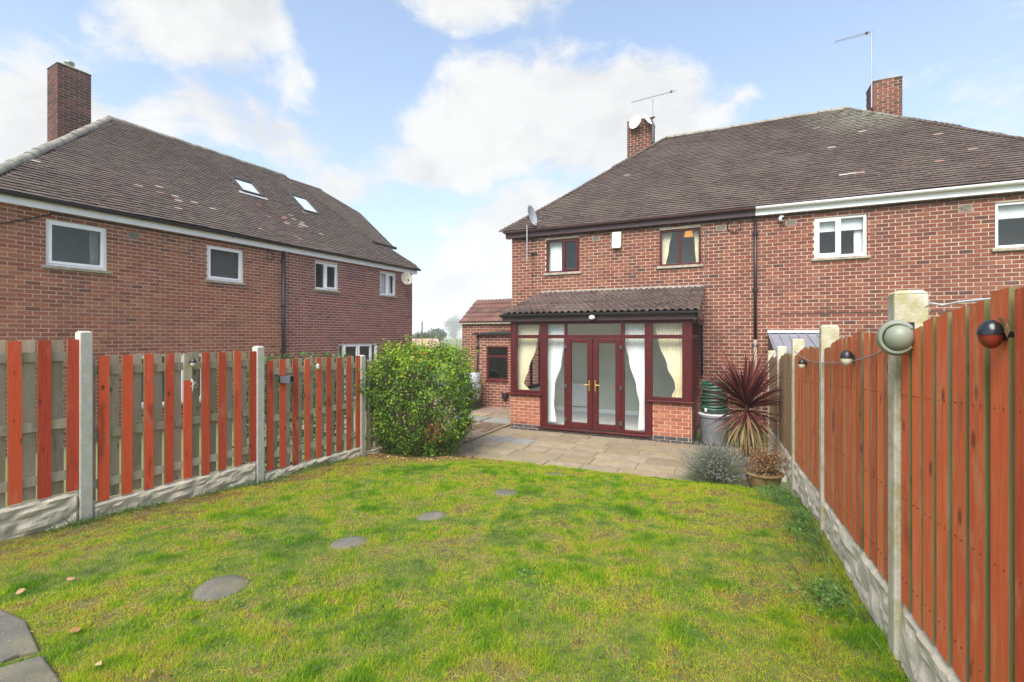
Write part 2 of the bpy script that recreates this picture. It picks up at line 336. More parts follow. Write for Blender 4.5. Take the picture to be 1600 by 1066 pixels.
# ------------------------------------------------------------------ builders for houses
class Frame:
    def __init__(s, x, y, ang): s.o = Vector((x, y, 0)); s.ang = ang; s.M = Matrix.Translation(s.o) @ Matrix.Rotation(ang, 4, 'Z'); s.I = s.M.inverted()
    def loc(s, px, py, y=0.0):           # where the sight line through a photo point meets the plane y = const of this frame
        o = s.I @ Vector((0, 0, CAMZ)); d = s.I.to_3x3() @ ray(px, py); return o + d * ((y - o.y) / d.y)
    def onplane(s, px, py, p0, n):
        o = s.I @ Vector((0, 0, CAMZ)); d = s.I.to_3x3() @ ray(px, py); n = Vector(n); return o + d * ((Vector(p0) - o).dot(n) / d.dot(n))
    def w(s, p): return s.M @ Vector(p)
def sub_iv(iv, cuts):
    out = [iv]
    for c0, c1 in cuts:
        nx = []
        for a, b in out:
            if c1 <= a or c0 >= b: nx.append((a, b)); continue
            if c0 > a: nx.append((a, c0))
            if c1 < b: nx.append((c1, b))
        out = nx
    return out
def brick_wall(root, fr, x0, x1, z0, z1, openings, mat, mort, bl=.229, bh=.083, j=.0158, singles=300, hidden=None, off=0.0, depth=.11, name='wall', y=0.0, xf=None):
    """wall = mortar sheet with openings and jambs; its bricks are children: the ones that show largest singly, the rest joined"""
    xs = sorted({x0, x1, *[o[0] for o in openings], *[o[1] for o in openings]}); zs = sorted({z0, z1, *[o[2] for o in openings], *[o[3] for o in openings]})
    xs = [x for x in xs if x0 <= x <= x1]; zs = [z for z in zs if z0 <= z <= z1]
    mb = MB()
    for a, b in zip(xs, xs[1:]):
        for c, d in zip(zs, zs[1:]):
            mx, mz = (a + b) / 2, (c + d) / 2
            if any(o[0] < mx < o[1] and o[2] < mz < o[3] for o in openings): continue
            mb.poly([(a, y + .006, c), (b, y + .006, c), (b, y + .006, d), (a, y + .006, d)])
    for o0, o1, p0, p1 in openings:
        mb.poly([(o0, y + .006, p0), (o0, y + .006, p1), (o0, y + depth, p1), (o0, y + depth, p0)]); mb.poly([(o1, y + .006, p0), (o1, y + depth, p0), (o1, y + depth, p1), (o1, y + .006, p1)])
        mb.poly([(o0, y + .006, p1), (o1, y + .006, p1), (o1, y + depth, p1), (o0, y + depth, p1)]); mb.poly([(o0, y + .006, p0), (o0, y + depth, p0), (o1, y + depth, p0), (o1, y + .006, p0)])
    wall = mb.build(name, mort, root)
    cand, rest = [], MB()
    nrow = int(round((z1 - z0) / bh))
    for r in range(nrow):
        za = z0 + r * bh + j / 2; zb = min(z0 + (r + 1) * bh - j / 2, z1)
        x = x0 - (bl / 2 if r % 2 else 0) + off
        cuts = [(o[0], o[1]) for o in openings if o[2] < zb - .01 and o[3] > za + .01]
        while x < x1:
            a, b = max(x, x0) + j / 2, min(x + bl, x1) - j / 2; x += bl
            if b - a < .03: continue
            for (c, d) in sub_iv((a, b), cuts):
                if d - c < .025: continue
                p = fr.w(((c + d) / 2, y, (za + zb) / 2)); q = project(p)
                full = abs((d - c) - (bl - j)) < .002
                ok = full and q and 0 < q[0] < 1600 and 0 < q[1] < 1066 and not (hidden and hidden(q[0], q[1]))
                cand.append((q[2] if ok else 1e9, c, d, za, zb))
    cand.sort(key=lambda t: t[0])
    one = MB().box(-(bl - j) / 2, (bl - j) / 2, 0, .03, -(bh - j) / 2, (bh - j) / 2, skip=('k',)).mesh('brick'); one.materials.append(mat)
    for i, (dep, c, d, za, zb) in enumerate(cand):
        pr = random.uniform(-.0015, .002); cv = min(1, max(0, random.gauss(.5, .19)))
        if i < singles and dep < 1e8: inst(one, 'brick', wall, ((c + d) / 2, y + pr, (za + zb) / 2), (0, 0, random.uniform(-.006, .006)), cv)
        else: rest.c = cv; rest.box(c, d, y + pr, y + .03, za, zb, skip=('k',))
    if rest.f: tag(rest.build('brickwork', mat, wall), kind='stuff')
    return wall
def roof_slope(root, fr, x0, x1, ye, ze, yr, zr, xl, xr, mat, gauge=.105, tw=.167, singles=300, hidden=None, special=None, sag=.012, name='roof', holes=(), ml=.35):
    L = math.hypot(yr - ye, zr - ze); p = math.atan2(zr - ze, yr - ye); cp, sp = math.cos(p), math.sin(p)
    def P(x, t, h=0.0): return (x, ye + t * cp - h * sp, ze + t * sp + h * cp)
    base = MB(); N = 8
    for i in range(N):
        t0, t1 = L * i / N, L * (i + 1) / N
        base.poly([P(xl(t0 / L), t0), P(xr(t0 / L), t0), P(xr(t1 / L), t1), P(xl(t1 / L), t1)])
    roof = base.build(name, M_BROWNP, root)
    one = MB().hexa([(-tw / 2 + .002, 0, .016), (tw / 2 - .002, 0, .016), (tw / 2 - .002, .19, -.010), (-tw / 2 + .002, .19, -.010),
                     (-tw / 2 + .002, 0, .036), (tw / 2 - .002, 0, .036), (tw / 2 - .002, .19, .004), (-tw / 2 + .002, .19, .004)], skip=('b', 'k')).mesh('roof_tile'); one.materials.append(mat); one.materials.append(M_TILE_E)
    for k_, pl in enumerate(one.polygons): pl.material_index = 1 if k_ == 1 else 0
    cand = []; rows = int(L / gauge)
    ph = random.uniform(0, 6)
    for r in range(rows):
        t = r * gauge; f = min(1, (t + .05) / L); a, b = xl(f), xr(f)
        k0 = int(math.floor(a / tw)) - 1; x = k0 * tw + (tw / 2 if r % 2 else 0)
        while x < b + tw:
            if a - tw * ml < x < b + tw * .35 and not any(h0 < x < h1 and h2 < t + .06 < h3 for h0, h1, h2, h3 in holes):
                h = sag * (math.sin(x * 1.3 + ph) * .5 + math.sin(x * .55 + t * 1.1 + ph * 2) * .8) + random.uniform(-.002, .004)
                q = project(fr.w(P(x, t, 0))); ok = q and 0 < q[0] < 1600 and 0 < q[1] < 1066 and not (hidden and hidden(q[0], q[1]))
                cand.append((q[2] if ok else 1e9, x, t, h))
            x += tw
    cand.sort(key=lambda c: c[0]); rest = MB(); V = [tuple(v.co) for v in one.vertices]; Fc = [tuple(pp.vertices) for pp in one.polygons]
    for i, (dep, x, t, h) in enumerate(cand):
        cv = min(.93, max(0, random.gauss(.42, .2)))
        sv = special(x, t / L) if special else 0
        if random.random() < .0012 + sv: cv = random.uniform(.945, 1)
        dx, dt, tw_, lift = random.uniform(-.003, .003), random.uniform(-.008, .004), random.uniform(-.012, .012), random.uniform(-.006, .010)
        if i < singles and dep < 1e8:
            inst(one, 'roof_tile', roof, P(x + dx, t + dt, h), (p + lift, 0, tw_), cv)
        else:
            rest.c = cv; pts = []
            for vx, vy, vz in V: pts.append(P(x + dx + vx - vy * tw_, t + dt + vy + vx * tw_, h + vz + lift * vy))
            rest.poly(pts, Fc)
    if rest.f:
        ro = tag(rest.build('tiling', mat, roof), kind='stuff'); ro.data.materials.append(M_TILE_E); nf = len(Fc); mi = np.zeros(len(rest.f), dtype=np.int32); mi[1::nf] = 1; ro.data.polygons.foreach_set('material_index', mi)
    return roof, P, L
def ridge_run(roof, a, b, mat, r=.10, seg=.32, name='ridge_tile'):
    a, b = Vector(a), Vector(b); L = (b - a).length; n = max(1, int(L / seg)); d = (b - a) / L
    side = Vector((d.y, -d.x, 0)).normalized(); up = side.cross(d)
    if up.z < 0: up = -up
    m = MB()
    half = [(math.cos(math.pi * k / 8), math.sin(math.pi * k / 8)) for k in range(9)]
    for e, rr in ((0, r), (.97, r * .95)):
        for c, s_ in half: m.v.append((e * L / n, c * rr, s_ * rr))
    for k in range(8): m.f.append((k, k + 1, 9 + k + 1, 9 + k)); m.r.append(0)
    m.f.append(tuple(reversed(range(9)))); m.r.append(0); m.f.append(tuple(range(9, 18))); m.r.append(0)
    me = m.mesh(name, False); me.materials.append(mat)
    rot = Matrix((d, side, up)).transposed().to_euler()
    for i in range(n): inst(me, name, roof, a + d * (L * i / n) + up * random.uniform(-.015, .006), (rot.x + random.uniform(-.03, .03), rot.y, rot.z + random.uniform(-.015, .015)), random.random() * .9)
def frame_bars(mb, x0, x1, y0, y1, z0, z1, w):
    mb.box(x0, x0 + w, y0, y1, z0, z1); mb.box(x1 - w, x1, y0, y1, z0, z1); mb.box(x0 + w, x1 - w, y0 + .0015, y1, z0, z0 + w); mb.box(x0 + w, x1 - w, y0 + .0015, y1, z1 - w, z1)
def pane(parent, x0, x1, y, z0, z1): return MB().box(x0, x1, y, y + .006, z0, z1).build('pane', M_GLASS, parent)
def window(root, x0, x1, z0, z1, mat, lights, sill=True, y=.035, fw=.055, room=True, sill_mat=None, rm=.5, rd=1.6, rmat=None):
    """lights: (fraction from, fraction to, opens)"""
    f = MB(); frame_bars(f, x0, x1, y, y + .07, z0, z1, fw)
    for a, b, op in lights[:-1]:
        xm = x0 + (x1 - x0) * b; f.box(xm - .03, xm + .03, y + .001, y + .07, z0 + fw, z1 - fw)
    win = bev(f.build('window', mat, root), .006)
    for a, b, op in lights:
        xa = x0 + (x1 - x0) * a + (fw if a == 0 else .03); xb = x0 + (x1 - x0) * b - (fw if b == 1 else .03)
        if op:
            s_ = MB(); frame_bars(s_, xa - .012, xb + .012, y - .014, y + .045, z0 + fw - .012, z1 - fw + .012, .055); bev(s_.build('sash', mat, win), .005)
            pane(win, xa + .03, xb - .03, y + .02, z0 + fw + .03, z1 - fw - .03)
        else: pane(win, xa - .005, xb + .005, y + .03, z0 + fw - .005, z1 - fw + .005)
    if sill:
        bev(MB().box(x0 - .06, x1 + .06, -.05, .04, z0 - .065, z0 - .003).build('sill', sill_mat or M_SILL, win), .006)
    if room:
        a, b, c, d, e, g = x0 - rm, x1 + rm, .125, rd, z0 - .7, z1 + .25
        mb = MB(); mb.poly([(a, d, e), (b, d, e), (b, d, g), (a, d, g)]); mb.poly([(a, c, e), (a, d, e), (a, d, g), (a, c, g)]); mb.poly([(b, c, e), (b, d, e), (b, d, g), (b, c, g)])
        mb.poly([(a, c, e), (b, c, e), (b, d, e), (a, d, e)]); mb.poly([(a, c, g), (b, c, g), (b, d, g), (a, d, g)])
        for q in ((a, x0, e, g), (x1, b, e, g), (x0, x1, e, z0), (x0, x1, z1, g)): mb.poly([(q[0], c, q[2]), (q[1], c, q[2]), (q[1], c, q[3]), (q[0], c, q[3])])
        mb.build('room_interior', rmat or M_ROOM, win)
    return win
def gutter(root, x0, x1, y, z, mat, r=.055, name='gutter'):
    mb = MB(); prof = [(math.cos(a), math.sin(a)) for a in [math.pi + math.pi * k / 8 for k in range(9)]]
    def fn(i, j): c, s_ = prof[int(round(j * 8))]; return (x0 + (x1 - x0) * i, y + c * r, z + s_ * r)
    mb.grid(1, 8, fn)
    def fi(i, j): c, s_ = prof[int(round(j * 8))]; return (x0 + (x1 - x0) * i, y + c * (r - .004), z + s_ * (r - .004))
    mb.grid(1, 8, fi)
    mb.box(x0, x1, y - r - .003, y - r + .006, z - .004, z + .008); mb.box(x0, x1, y + r - .006, y + r + .003, z - .004, z + .008)
    for xe in (x0, x1): mb.poly([(xe, y + c * r, z + s_ * r) for c, s_ in prof])
    g = mb.build(name, mat, root)
    n = max(2, int((x1 - x0) / 1.0)); br = MB().tube([(-.02, 0, 0), (.02, 0, 0)], r + .007, 12).mesh('gutter_bracket'); br.materials.append(mat)
    cut = MB()
    for k in range(n): 
        xx = x0 + (x1 - x0) * (k + .5) / n
        b = MB()
        for e in range(8):
            a0, a1 = prof[e], prof[e + 1]; q = r + .007
            b.poly([(xx - .02, y + a0[0] * q, z + a0[1] * q), (xx + .02, y + a0[0] * q, z + a0[1] * q), (xx + .02, y + a1[0] * q, z + a1[1] * q), (xx - .02, y + a1[0] * q, z + a1[1] * q)])
        b.build('gutter_bracket', mat, g)
    return g
def chimney(root, fr, x0, x1, y0, y1, z0, z1, mat, capmat, pot=True, flash=True, name='chimney'):
    """four sides laid in single bricks"""
    core = MB().box(x0 + .008, x1 - .008, y0 + .008, y1 - .008, z0, z1).build(name, M_MORTAR, root)
    bl, bh, j = .229, .083, .0165; rest = MB(); n = int((z1 - z0) / bh); cand = []
    for r in range(n):
        za = z1 - (r + 1) * bh + j / 2; zb = za + bh - j
        for side in range(4):
            L = (x1 - x0) if side % 2 == 0 else (y1 - y0); x = -(bl / 2 if (r + side) % 2 else 0)
            while x < L:
                a, b = max(x, 0) + j / 2, min(x + bl, L) - j / 2; x += bl
                if b - a < .03: continue
                rest.c = min(1, max(0, random.gauss(.22, .2)))
                if side == 0: bx = (x0 + a, x0 + b, y0 - .001, y0 + .05)
                elif side == 2: bx = (x0 + a, x0 + b, y1 - .05, y1 + .001)
                elif side == 1: bx = (x1 - .05, x1 + .001, y0 + a, y0 + b)
                else: bx = (x0 - .001, x0 + .05, y0 + a, y0 + b)
                if side in (1, 3):
                    if bx[2] < y0 + .02: bx = (bx[0], bx[1], y0 + .002, bx[3])
                    if bx[3] > y1 - .02: bx = (bx[0], bx[1], bx[2], y1 - .002)
                rest.box(*bx, za, zb)
    tag(rest.build('brickwork', mat, core), kind='stuff')
    cap = MB().hexa([(x0 - .015, y0 - .015, z1 + .001), (x1 + .015, y0 - .015, z1 + .001), (x1 + .015, y1 + .015, z1 + .001), (x0 - .015, y1 + .015, z1 + .001),
                     (x0 + .10, y0 + .10, z1 + .075), (x1 - .10, y0 + .10, z1 + .075), (x1 - .10, y1 - .10, z1 + .075), (x0 + .10, y1 - .10, z1 + .075)])
    cap.build('capping', capmat, core)
    if pot: MB().lathe([(.10, 0), (.10, .16), (.115, .17), (.115, .21), (.085, .21), (.085, .05)], 16, ((x0 + x1) / 2, (y0 + y1) / 2, z1 + .06)).build('chimney_pot', M_STEEL, core, True)
    return core
def downpipe(root, x, y, z0, z1, mat, low=None, r=.034):
    top = [(x, y + .0, z1), (x, y + .06, z1 - .14), (x, y + .06, z1 - .26)] if False else [(x, y, z1), (x, y, z0 if low is None else low)]
    p = MB().tube(top, r, 12).build('downpipe', mat, root, True)
    z = z1 - .4
    while z > z0 + .3:
        MB().tube([(x, y, z - .035), (x, y, z + .035)], r + .012, 12).build('pipe_collar', mat if (low is None or z > low) else M_STEEL, p); MB().box(x - .07, x + .07, y + .02, y + .045, z - .012, z + .012).build('pipe_bracket', mat, p); z -= 1.3
    if low is not None: MB().tube([(x, y, low), (x, y, z0)], r + .003, 12).build('lower_pipe', M_SILL, p, True)
    return p
def air_brick(root, x, z, w=.22, h=.14, col=None):
    mb = MB(); mb.box(x - w / 2, x + w / 2, -.004, .02, z - h / 2, z + h / 2)
    o = mb.build('air_brick', col or M_SILL, root)
    s_ = MB()
    for k in range(5): s_.box(x - w / 2 + .02, x + w / 2 - .02, -.008, -.0045, z - h / 2 + .018 + k * .024, z - h / 2 + .028 + k * .024)
    s_.build('vent_slots', M_BROWNP, o)
def curtain(name, label, mat, rows, y, amp=.03, npl=9, group=None, frame=None, cols=56):
    """pleated cloth: rows = (z, left x, right x) from top to bottom"""
    mb = MB(); rows = sorted(rows, key=lambda t: -t[0]); n = 24
    def at(v):
        f = v * (len(rows) - 1); i = min(int(f), len(rows) - 2); g = f - i; g2 = g * g * (3 - 2 * g) if len(rows) > 2 else g
        a, b = rows[i], rows[i + 1]; return a[0] + (b[0] - a[0]) * g, a[1] + (b[1] - a[1]) * g2, a[2] + (b[2] - a[2]) * g2
    W0 = rows[0][2] - rows[0][1]
    def fn(u, v):
        z, l, r = at(v); k = min(1.0, (r - l) / W0)
        ph = u * npl * 2 * math.pi
        yy = y + amp * (math.sin(ph + .6 * math.sin(v * 5)) + .35 * math.sin(ph * 2.3 + 1 + v * 2)) * (1.25 - .45 * k)
        return (l + (r - l) * (u + .012 * math.sin(ph * 1.0 + 2)), yy, z)
    mb.grid(cols, n, fn)
    o = mb.build(name, mat, None, True)
    if frame: o.location = frame.o; o.rotation_euler = (0, 0, frame.ang)
    return tag(o, label, 'curtain', group)
# ------------------------------------------------------------------ ground
_ZL = ([-4, 0, 2.6, 4.5, 6.4, 7.25, 7.6, 30], [.52, .42, .28, .14, .07, .0, -.07, -.08])
_ZR = ([-4, 0, 2.87, 4.77, 6.2, 7.0, 7.6, 30], [.74, .69, .61, .50, .30, .12, -.05, -.08])
def ground_z(u, v):
    u, v = np.asarray(u, float), np.asarray(v, float); w = np.clip((u + 5.9) / 6.6, 0, 1)
    z = np.interp(v, *_ZL) * (1 - w) + np.interp(v, *_ZR) * w
    b = .012 * (np.sin(u * 2.1 + v * 1.3) + np.sin(u * 3.7 - v * 2.9 + 1) + .7 * np.sin(v * 5.1 + u * 1.1)) * np.clip((7.2 - v), 0, 1)
    return z + b
def gz(u, v): return float(ground_z(u, v))
def value_noise(u, v, sc, seed):
    r = np.random.default_rng(seed); T = r.random((64, 64)); x, y = u * sc + 100.3, v * sc + 50.7
    i, k = np.floor(x).astype(int), np.floor(y).astype(int); fx, fy = x - i, y - k; fx = fx * fx * (3 - 2 * fx); fy = fy * fy * (3 - 2 * fy)
    g = lambda a, b: T[a % 64, b % 64]
    return (g(i, k) * (1 - fx) + g(i + 1, k) * fx) * (1 - fy) + (g(i, k + 1) * (1 - fx) + g(i + 1, k + 1) * fx) * fy
def fbm(u, v, sc, seed): return (value_noise(u, v, sc, seed) + .5 * value_noise(u, v, sc * 2.1, seed + 1) + .25 * value_noise(u, v, sc * 4.3, seed + 2)) / 1.75
def ground_mat():
    t = NT('far ground'); c = t.ramp(t.noise(.08, 6), [(.3, (.09, .11, .035)), (.7, (.16, .16, .06))]); return t.fin(c, .95)
tag(MB().grid(40, 40, lambda i, j: (-2500 + 5000 * i, -800 + 4800 * j, -.13 - (0 if j < .2 else 8 * (j - .2)))).build('ground', ground_mat()), kind='structure')
def lawn_mat():
    t = NT('lawn soil'); d = t.n('ShaderNodeAttribute', attribute_name='rnd').outputs['Fac']
    c = t.ramp(t.noise(9, 6, .65), [(.30, (.055, .042, .018)), (.46, (.10, .11, .024)), (.7, (.18, .15, .05))])
    return t.fin(c, .95, t.bump(t.noise(45, 5), .8, .02))
tag(MB().grid(60, 80, lambda i, j: ((lambda u, v: (u, v, gz(u, v)))(-6.3 + 7.3 * i, -3.0 + 10.6 * j))).build('lawn', lawn_mat(), smooth=True), kind='structure')
# yard beside and in front of the sun room
def gravel_mat():
    t = NT('gravel'); v = t.n('ShaderNodeTexVoronoi', {'Vector': t.pos, 'Scale': 55.}); c = t.ramp(t.n('ShaderNodeSeparateColor', {0: v.outputs['Color']}).outputs[0], [(0, (.13, .075, .05)), (.5, (.26, .17, .12)), (1, (.42, .34, .28))])
    return t.fin(c, .95, t.bump(t.math('SUBTRACT', 1., v.outputs['Distance']), .9, .02))
tag(MB().grid(30, 30, lambda i, j: (-9.5 + 5.2 * i, 8.0 + 7 * j, -.035 + .006 * math.sin(i * 40) * math.sin(j * 33))).build('gravel_bed', gravel_mat(), smooth=True), 'brown gravel strip beside the paving and the outbuilding wall', 'gravel', kind='stuff')

# ------------------------------------------------------------------ paving slabs
def slab_mesh(w, d, th=.05, rough=.006):
    mb = MB(); nx, ny = 4, 3
    def h(i, j): return random.uniform(-rough, rough) * .5
    P = [[(-w / 2 + w * i / nx + (random.uniform(-.006, .006) if 0 < i < nx else random.uniform(0, .008) * (1 if i == 0 else -1)), -d / 2 + d * j / ny + (random.uniform(0, .008) * (1 if j == 0 else -1) if j in (0, ny) else 0),
           random.uniform(-rough, rough) * .4 - (.006 if i in (0, nx) or j in (0, ny) else 0)) for i in range(nx + 1)] for j in range(ny + 1)]
    b = 0
    for row in P: mb.v.extend(row)
    for j in range(ny):
        for i in range(nx): a = j * (nx + 1) + i; mb.f.append((a, a + 1, a + nx + 2, a + nx + 1)); mb.r.append(0)
    ring = [(i, 0) for i in range(nx + 1)] + [(nx, j) for j in range(1, ny + 1)] + [(i, ny) for i in range(nx - 1, -1, -1)] + [(0, j) for j in range(ny - 1, 0, -1)]
    o = len(mb.v); idx = [j * (nx + 1) + i for i, j in ring]
    for k in idx: x, y, z = mb.v[k]; mb.v.append((x, y, -th))
    for k in range(len(idx)): k2 = (k + 1) % len(idx); mb.f.append((idx[k], o + k, o + k2, idx[k2])); mb.r.append(0)
    return mb.mesh('paving_slab')
patio = tag(MB().box(-4.75, .6, 7.2, 10.0, -.11, -.012).build('patio', M_JOINT), kind='structure')
v = 7.27; row = 0
for dep in (.46, .46, .45, .46, .46, .44):
    x = -4.62 - random.uniform(0, .35) + .05 * row
    while x < .45:
        w = random.choice((.45, .6, .6, .75, .9)); xa = max(x, -4.62)
        if x + w > .55: w = .55 - x
        ww = x + w - xa - .014
        if ww > .15:
            m = slab_mesh(ww, dep - .014); m.materials.append(M_SLABG if (row == 3 and x < -4.0) else M_SLAB)
            o = inst(m, 'paving_slab', patio, ((xa + x + w) / 2, v + dep / 2, random.uniform(-.004, .004)), (random.uniform(-.006, .006), random.uniform(-.006, .006), random.uniform(-.004, .004)), random.random())
        x += w
    v += dep; row += 1
# path slabs and kerb left of the sun room
path = tag(MB().box(-7.2, -4.86, 9.5, 11.9, -.10, -.031).build('path', M_SOIL), kind='structure')
for k, (x0, x1, y0, y1, m_) in enumerate([(-6.6, -5.65, 10.55, 11.15, M_SLABG), (-5.63, -4.75, 10.55, 11.15, M_SLABG), (-6.6, -5.9, 11.17, 11.75, M_SLAB), (-5.88, -5.15, 11.17, 11.75, M_SLAB), (-5.13, -4.75, 11.17, 11.75, M_SLAB), (-7.3, -6.62, 11.17, 11.75, M_SLAB)]):
    m = slab_mesh(x1 - x0 - .015, y1 - y0 - .015); m.materials.append(m_); inst(m, 'paving_slab', path, ((x0 + x1) / 2, (y0 + y1) / 2, .004), (0, 0, random.uniform(-.01, .01)), random.random())
kerb = MB(); kerb.box(-4.86, -4.77, 7.5, 10.5, -.1, .012); tag(bev(kerb.build('kerb', M_SLAB), .01), kind='structure')
# two big slabs by the photographer's feet and the five stepping stones
for k, (pts, lab) in enumerate([([(0, 950), (40, 970), (62, 1016), (30, 1022), (0, 1034)], 'worn dark paving slab at the lawn corner, split off by a mossy joint'),
                                ([(66, 1024), (95, 1066), (150, 1150), (-120, 1150), (-60, 1060), (0, 1044)], 'worn dark paving slab below the mossy joint at the lawn corner')]):
    zz = .45
    W = []
    for px, py in pts:
        d = ray(px, py); t = (zz - CAMZ) / d.z; p = Vector((0, 0, CAMZ)) + d * t; zz2 = gz(p.x, p.y); t = (zz2 + .02 - CAMZ) / d.z; W.append(Vector((0, 0, CAMZ)) + d * t)
    c = sum(W, Vector()) / len(W)
    if k == 0: W = W[:3] + W[3:] + [W[-1] + Vector((-.9, -.35, 0)), W[0] + Vector((-.9, -.1, 0))]
    zt = max(gz(p.x, p.y) for p in W) + .018
    mb = MB(); n = len(W); mb.v = [(p.x - c.x, p.y - c.y, gz(p.x, p.y) + .02 - zt + .02 * 0) for p in W] + [(p.x - c.x, p.y - c.y, gz(p.x, p.y) - .06 - zt) for p in W]
    mb.f = [tuple(range(n))] + [(i, i + n, (i + 1) % n + n, (i + 1) % n) for i in range(n)]; mb.r = [.4] * (n + 1)
    tag(bev(mb.build('paving_slab', M_SLABD, loc=(c.x, c.y, zt)), .012), lab, 'paving slab', 'paving slabs at the lawn corner')
STONES = []
def ground_hit(px, py):
    z = .3; d = ray(px, py)
    for _ in range(12): p = Vector((0, 0, CAMZ)) + d * ((z - CAMZ) / d.z); z = gz(p.x, p.y)
    return Vector((p.x, p.y, z))
for (px, py, r, lab) in [(345, 918, .165, 'largest and nearest round stepping stone, grey, in the lawn'), (546, 848, .155, 'round grey stepping stone, second from the big one'),
                         (675, 807, .15, 'small round stepping stone, the middle of the five'), (790, 770, .15, 'small round stepping stone, second from the patio'), (868, 742, .16, 'round stepping stone beside the patio edge')]:
    p = ground_hit(px, py); STONES.append((p.x, p.y, r))
    mb = MB(); n = 22; pr = [(0, .004), (r * .55, .002), (r * .93, 0), (r, -.012), (r * 1.0, -.06)]
    mb.lathe(pr, n)
    e = .02
    o = mb.build('stepping_stone', M_SLABD, None, True, loc=(p.x, p.y, p.z + .008))
    for vv in o.data.vertices:
        a = math.atan2(vv.co.y, vv.co.x); k = 1 + .035 * math.sin(a * 3 + px) + .02 * math.sin(a * 7 + py); vv.co.x *= k; vv.co.y *= k
    o.rotation_euler = (-math.atan2(gz(p.x, p.y - .3) - gz(p.x, p.y + .3), .6), math.atan2(gz(p.x - .3, p.y) - gz(p.x + .3, p.y), .6), 0); o.color = (random.random(), 0, 0, 1)
    tag(o, lab, 'stepping stone', 'stepping stones across the lawn')
# ------------------------------------------------------------------ the semi-detached pair in front
MF = Frame(.6, 12.5, 0.0)
main = tag(empty('semi_detached_house', MF.o, MF.ang), 'brick semi-detached house with plum windows upstairs and a tiled hipped roof, behind the patio', 'house')
def rect(fr, xl, xr, yt, yb, y=0.0):
    c = (xl + xr) / 2; return (fr.loc(xl, (yt + yb) / 2, y).x, fr.loc(xr, (yt + yb) / 2, y).x, fr.loc(c, yb, y).z, fr.loc(c, yt, y).z)
W1 = rect(MF, 853.2, 905, 373.2, 425.6); W2 = rect(MF, 1030.4, 1095.2, 357.4, 414.6); W3 = rect(MF, 1272.5, 1354.7, 337.2, 401.2)
w4 = rect(MF, 1555.3, 1600, 315, 387); W4 = (w4[0], w4[0] + 1.25, w4[2], w4[3])
hid = lambda px, py: py > 505 or (px > 1380 and py > 440) or (775 < px < 1105 and py > 445)
brick_wall(main, MF, -6.28, 6.28, -.1, 4.97, [W1, W2, W3, W4], M_BRICK, M_MORTAR, hidden=hid)
sd = MB()
for x in (-6.28, 6.28): sd.poly([(x, .02, -.1), (x, 7.8, -.1), (x, 7.8, 4.97), (x, .02, 4.97)])
sd.poly([(-6.28, 7.8, -.1), (6.28, 7.8, -.1), (6.28, 7.8, 4.97), (-6.28, 7.8, 4.97)]); sd.build('side_wall', M_SIDE, main)
pale = MF.onplane(1330, 195, (0, -.2, 5.12), (0, -3.57, 4.1))
def sp_main(x, f): return .006 * math.exp(-((x - pale.x) / 1.6) ** 2) + (.003 if f > .75 else 0)
mroof, MP, ML = roof_slope(main, MF, -6.5, 6.5, -.2, 5.12, 3.9, 8.69, lambda f: -6.5 + f * 4.08, lambda f: 6.5 - f * 4.02, M_TILE, special=sp_main)
bk = MB(); bk.poly([(-6.5, -.2, 5.11), (-2.42, 3.9, 8.67), (-6.5, 8.0, 5.11)]); bk.poly([(6.5, -.2, 5.11), (6.5, 8.0, 5.11), (2.48, 3.9, 8.67)]); bk.poly([(-6.5, 8.0, 5.11), (-2.42, 3.9, 8.67), (2.48, 3.9, 8.67), (6.5, 8.0, 5.11)])
bk.build('rear_slopes', M_TILE, mroof)
ridge_run(mroof, (-2.5, 3.9, 8.66), (2.5, 3.9, 8.66), M_RIDGE)
def bonnets(roof, a, b, mat, n):      # cut hip tiles that step down the hip
    a, b = Vector(a), Vector(b); me = MB().hexa([(-.1, -.03, -.01), (.1, -.03, -.01), (.09, .17, -.03), (-.09, .17, -.03), (-.1, -.03, .022), (.1, -.03, .022), (.09, .17, .01), (-.09, .17, .01)]).mesh('hip_tile'); me.materials.append(mat)
    for k in range(n):
        p = a + (b - a) * (k + .5) / n
        inst(me, 'hip_tile', roof, p + Vector((0, 0, .03)), (R(38) + random.uniform(-.05, .05), random.uniform(-.1, .1), math.atan2(-(b - a).x, (b - a).y) * .6 + random.uniform(-.08, .08)), min(.92, random.gauss(.5, .2)))
bonnets(mroof, (-6.45, -.15, 5.13), (-2.45, 3.87, 8.66), M_TILE, 52); bonnets(mroof, (6.45, -.15, 5.13), (2.5, 3.87, 8.66), M_TILE, 52)
for (a, b, fm, gm) in ((-6.42, 0.0, M_BROWNP, M_BROWNP), (0.004, 6.42, M_WHITE, M_WHITE)):
    fa = MB().box(a, b, -.125, -.10, 4.94, 5.105).build('fascia', fm, main); MB().box(a, b, -.0995, .03, 4.945, 4.965).build('soffit', fm, fa)
    gutter(main, a, b, -.19, 5.11, gm)
downpipe(main, MF.loc(1180, 420).x, -.06, 0, 4.93, M_BLACK, low=MF.loc(1180, 531).z)
for w, ls, m in ((W1, [(0, .5, False), (.5, 1, True)], M_MAROON), (W2, [(0, .5, False), (.5, 1, False)], M_MAROON), (W3, [(0, .49, True), (.49, 1, False)], M_WHITE), (W4, [(0, .55, False), (.55, 1, True)], M_WHITE)):
    window(main, *w, m, ls)
for px, py in ((931, 372.7), (1127, 356.3), (1236, 348), (1508, 325.5)): p = MF.loc(px, py); air_brick(main, p.x, p.z)
c1 = chimney(main, MF, MF.loc(980, 230, 3.9).x, MF.loc(1018, 230, 3.9).x, 3.9, 4.7, 6.0, MF.loc(1000, 187, 3.9).z, M_BRICK, M_RIDGE, pot=False)
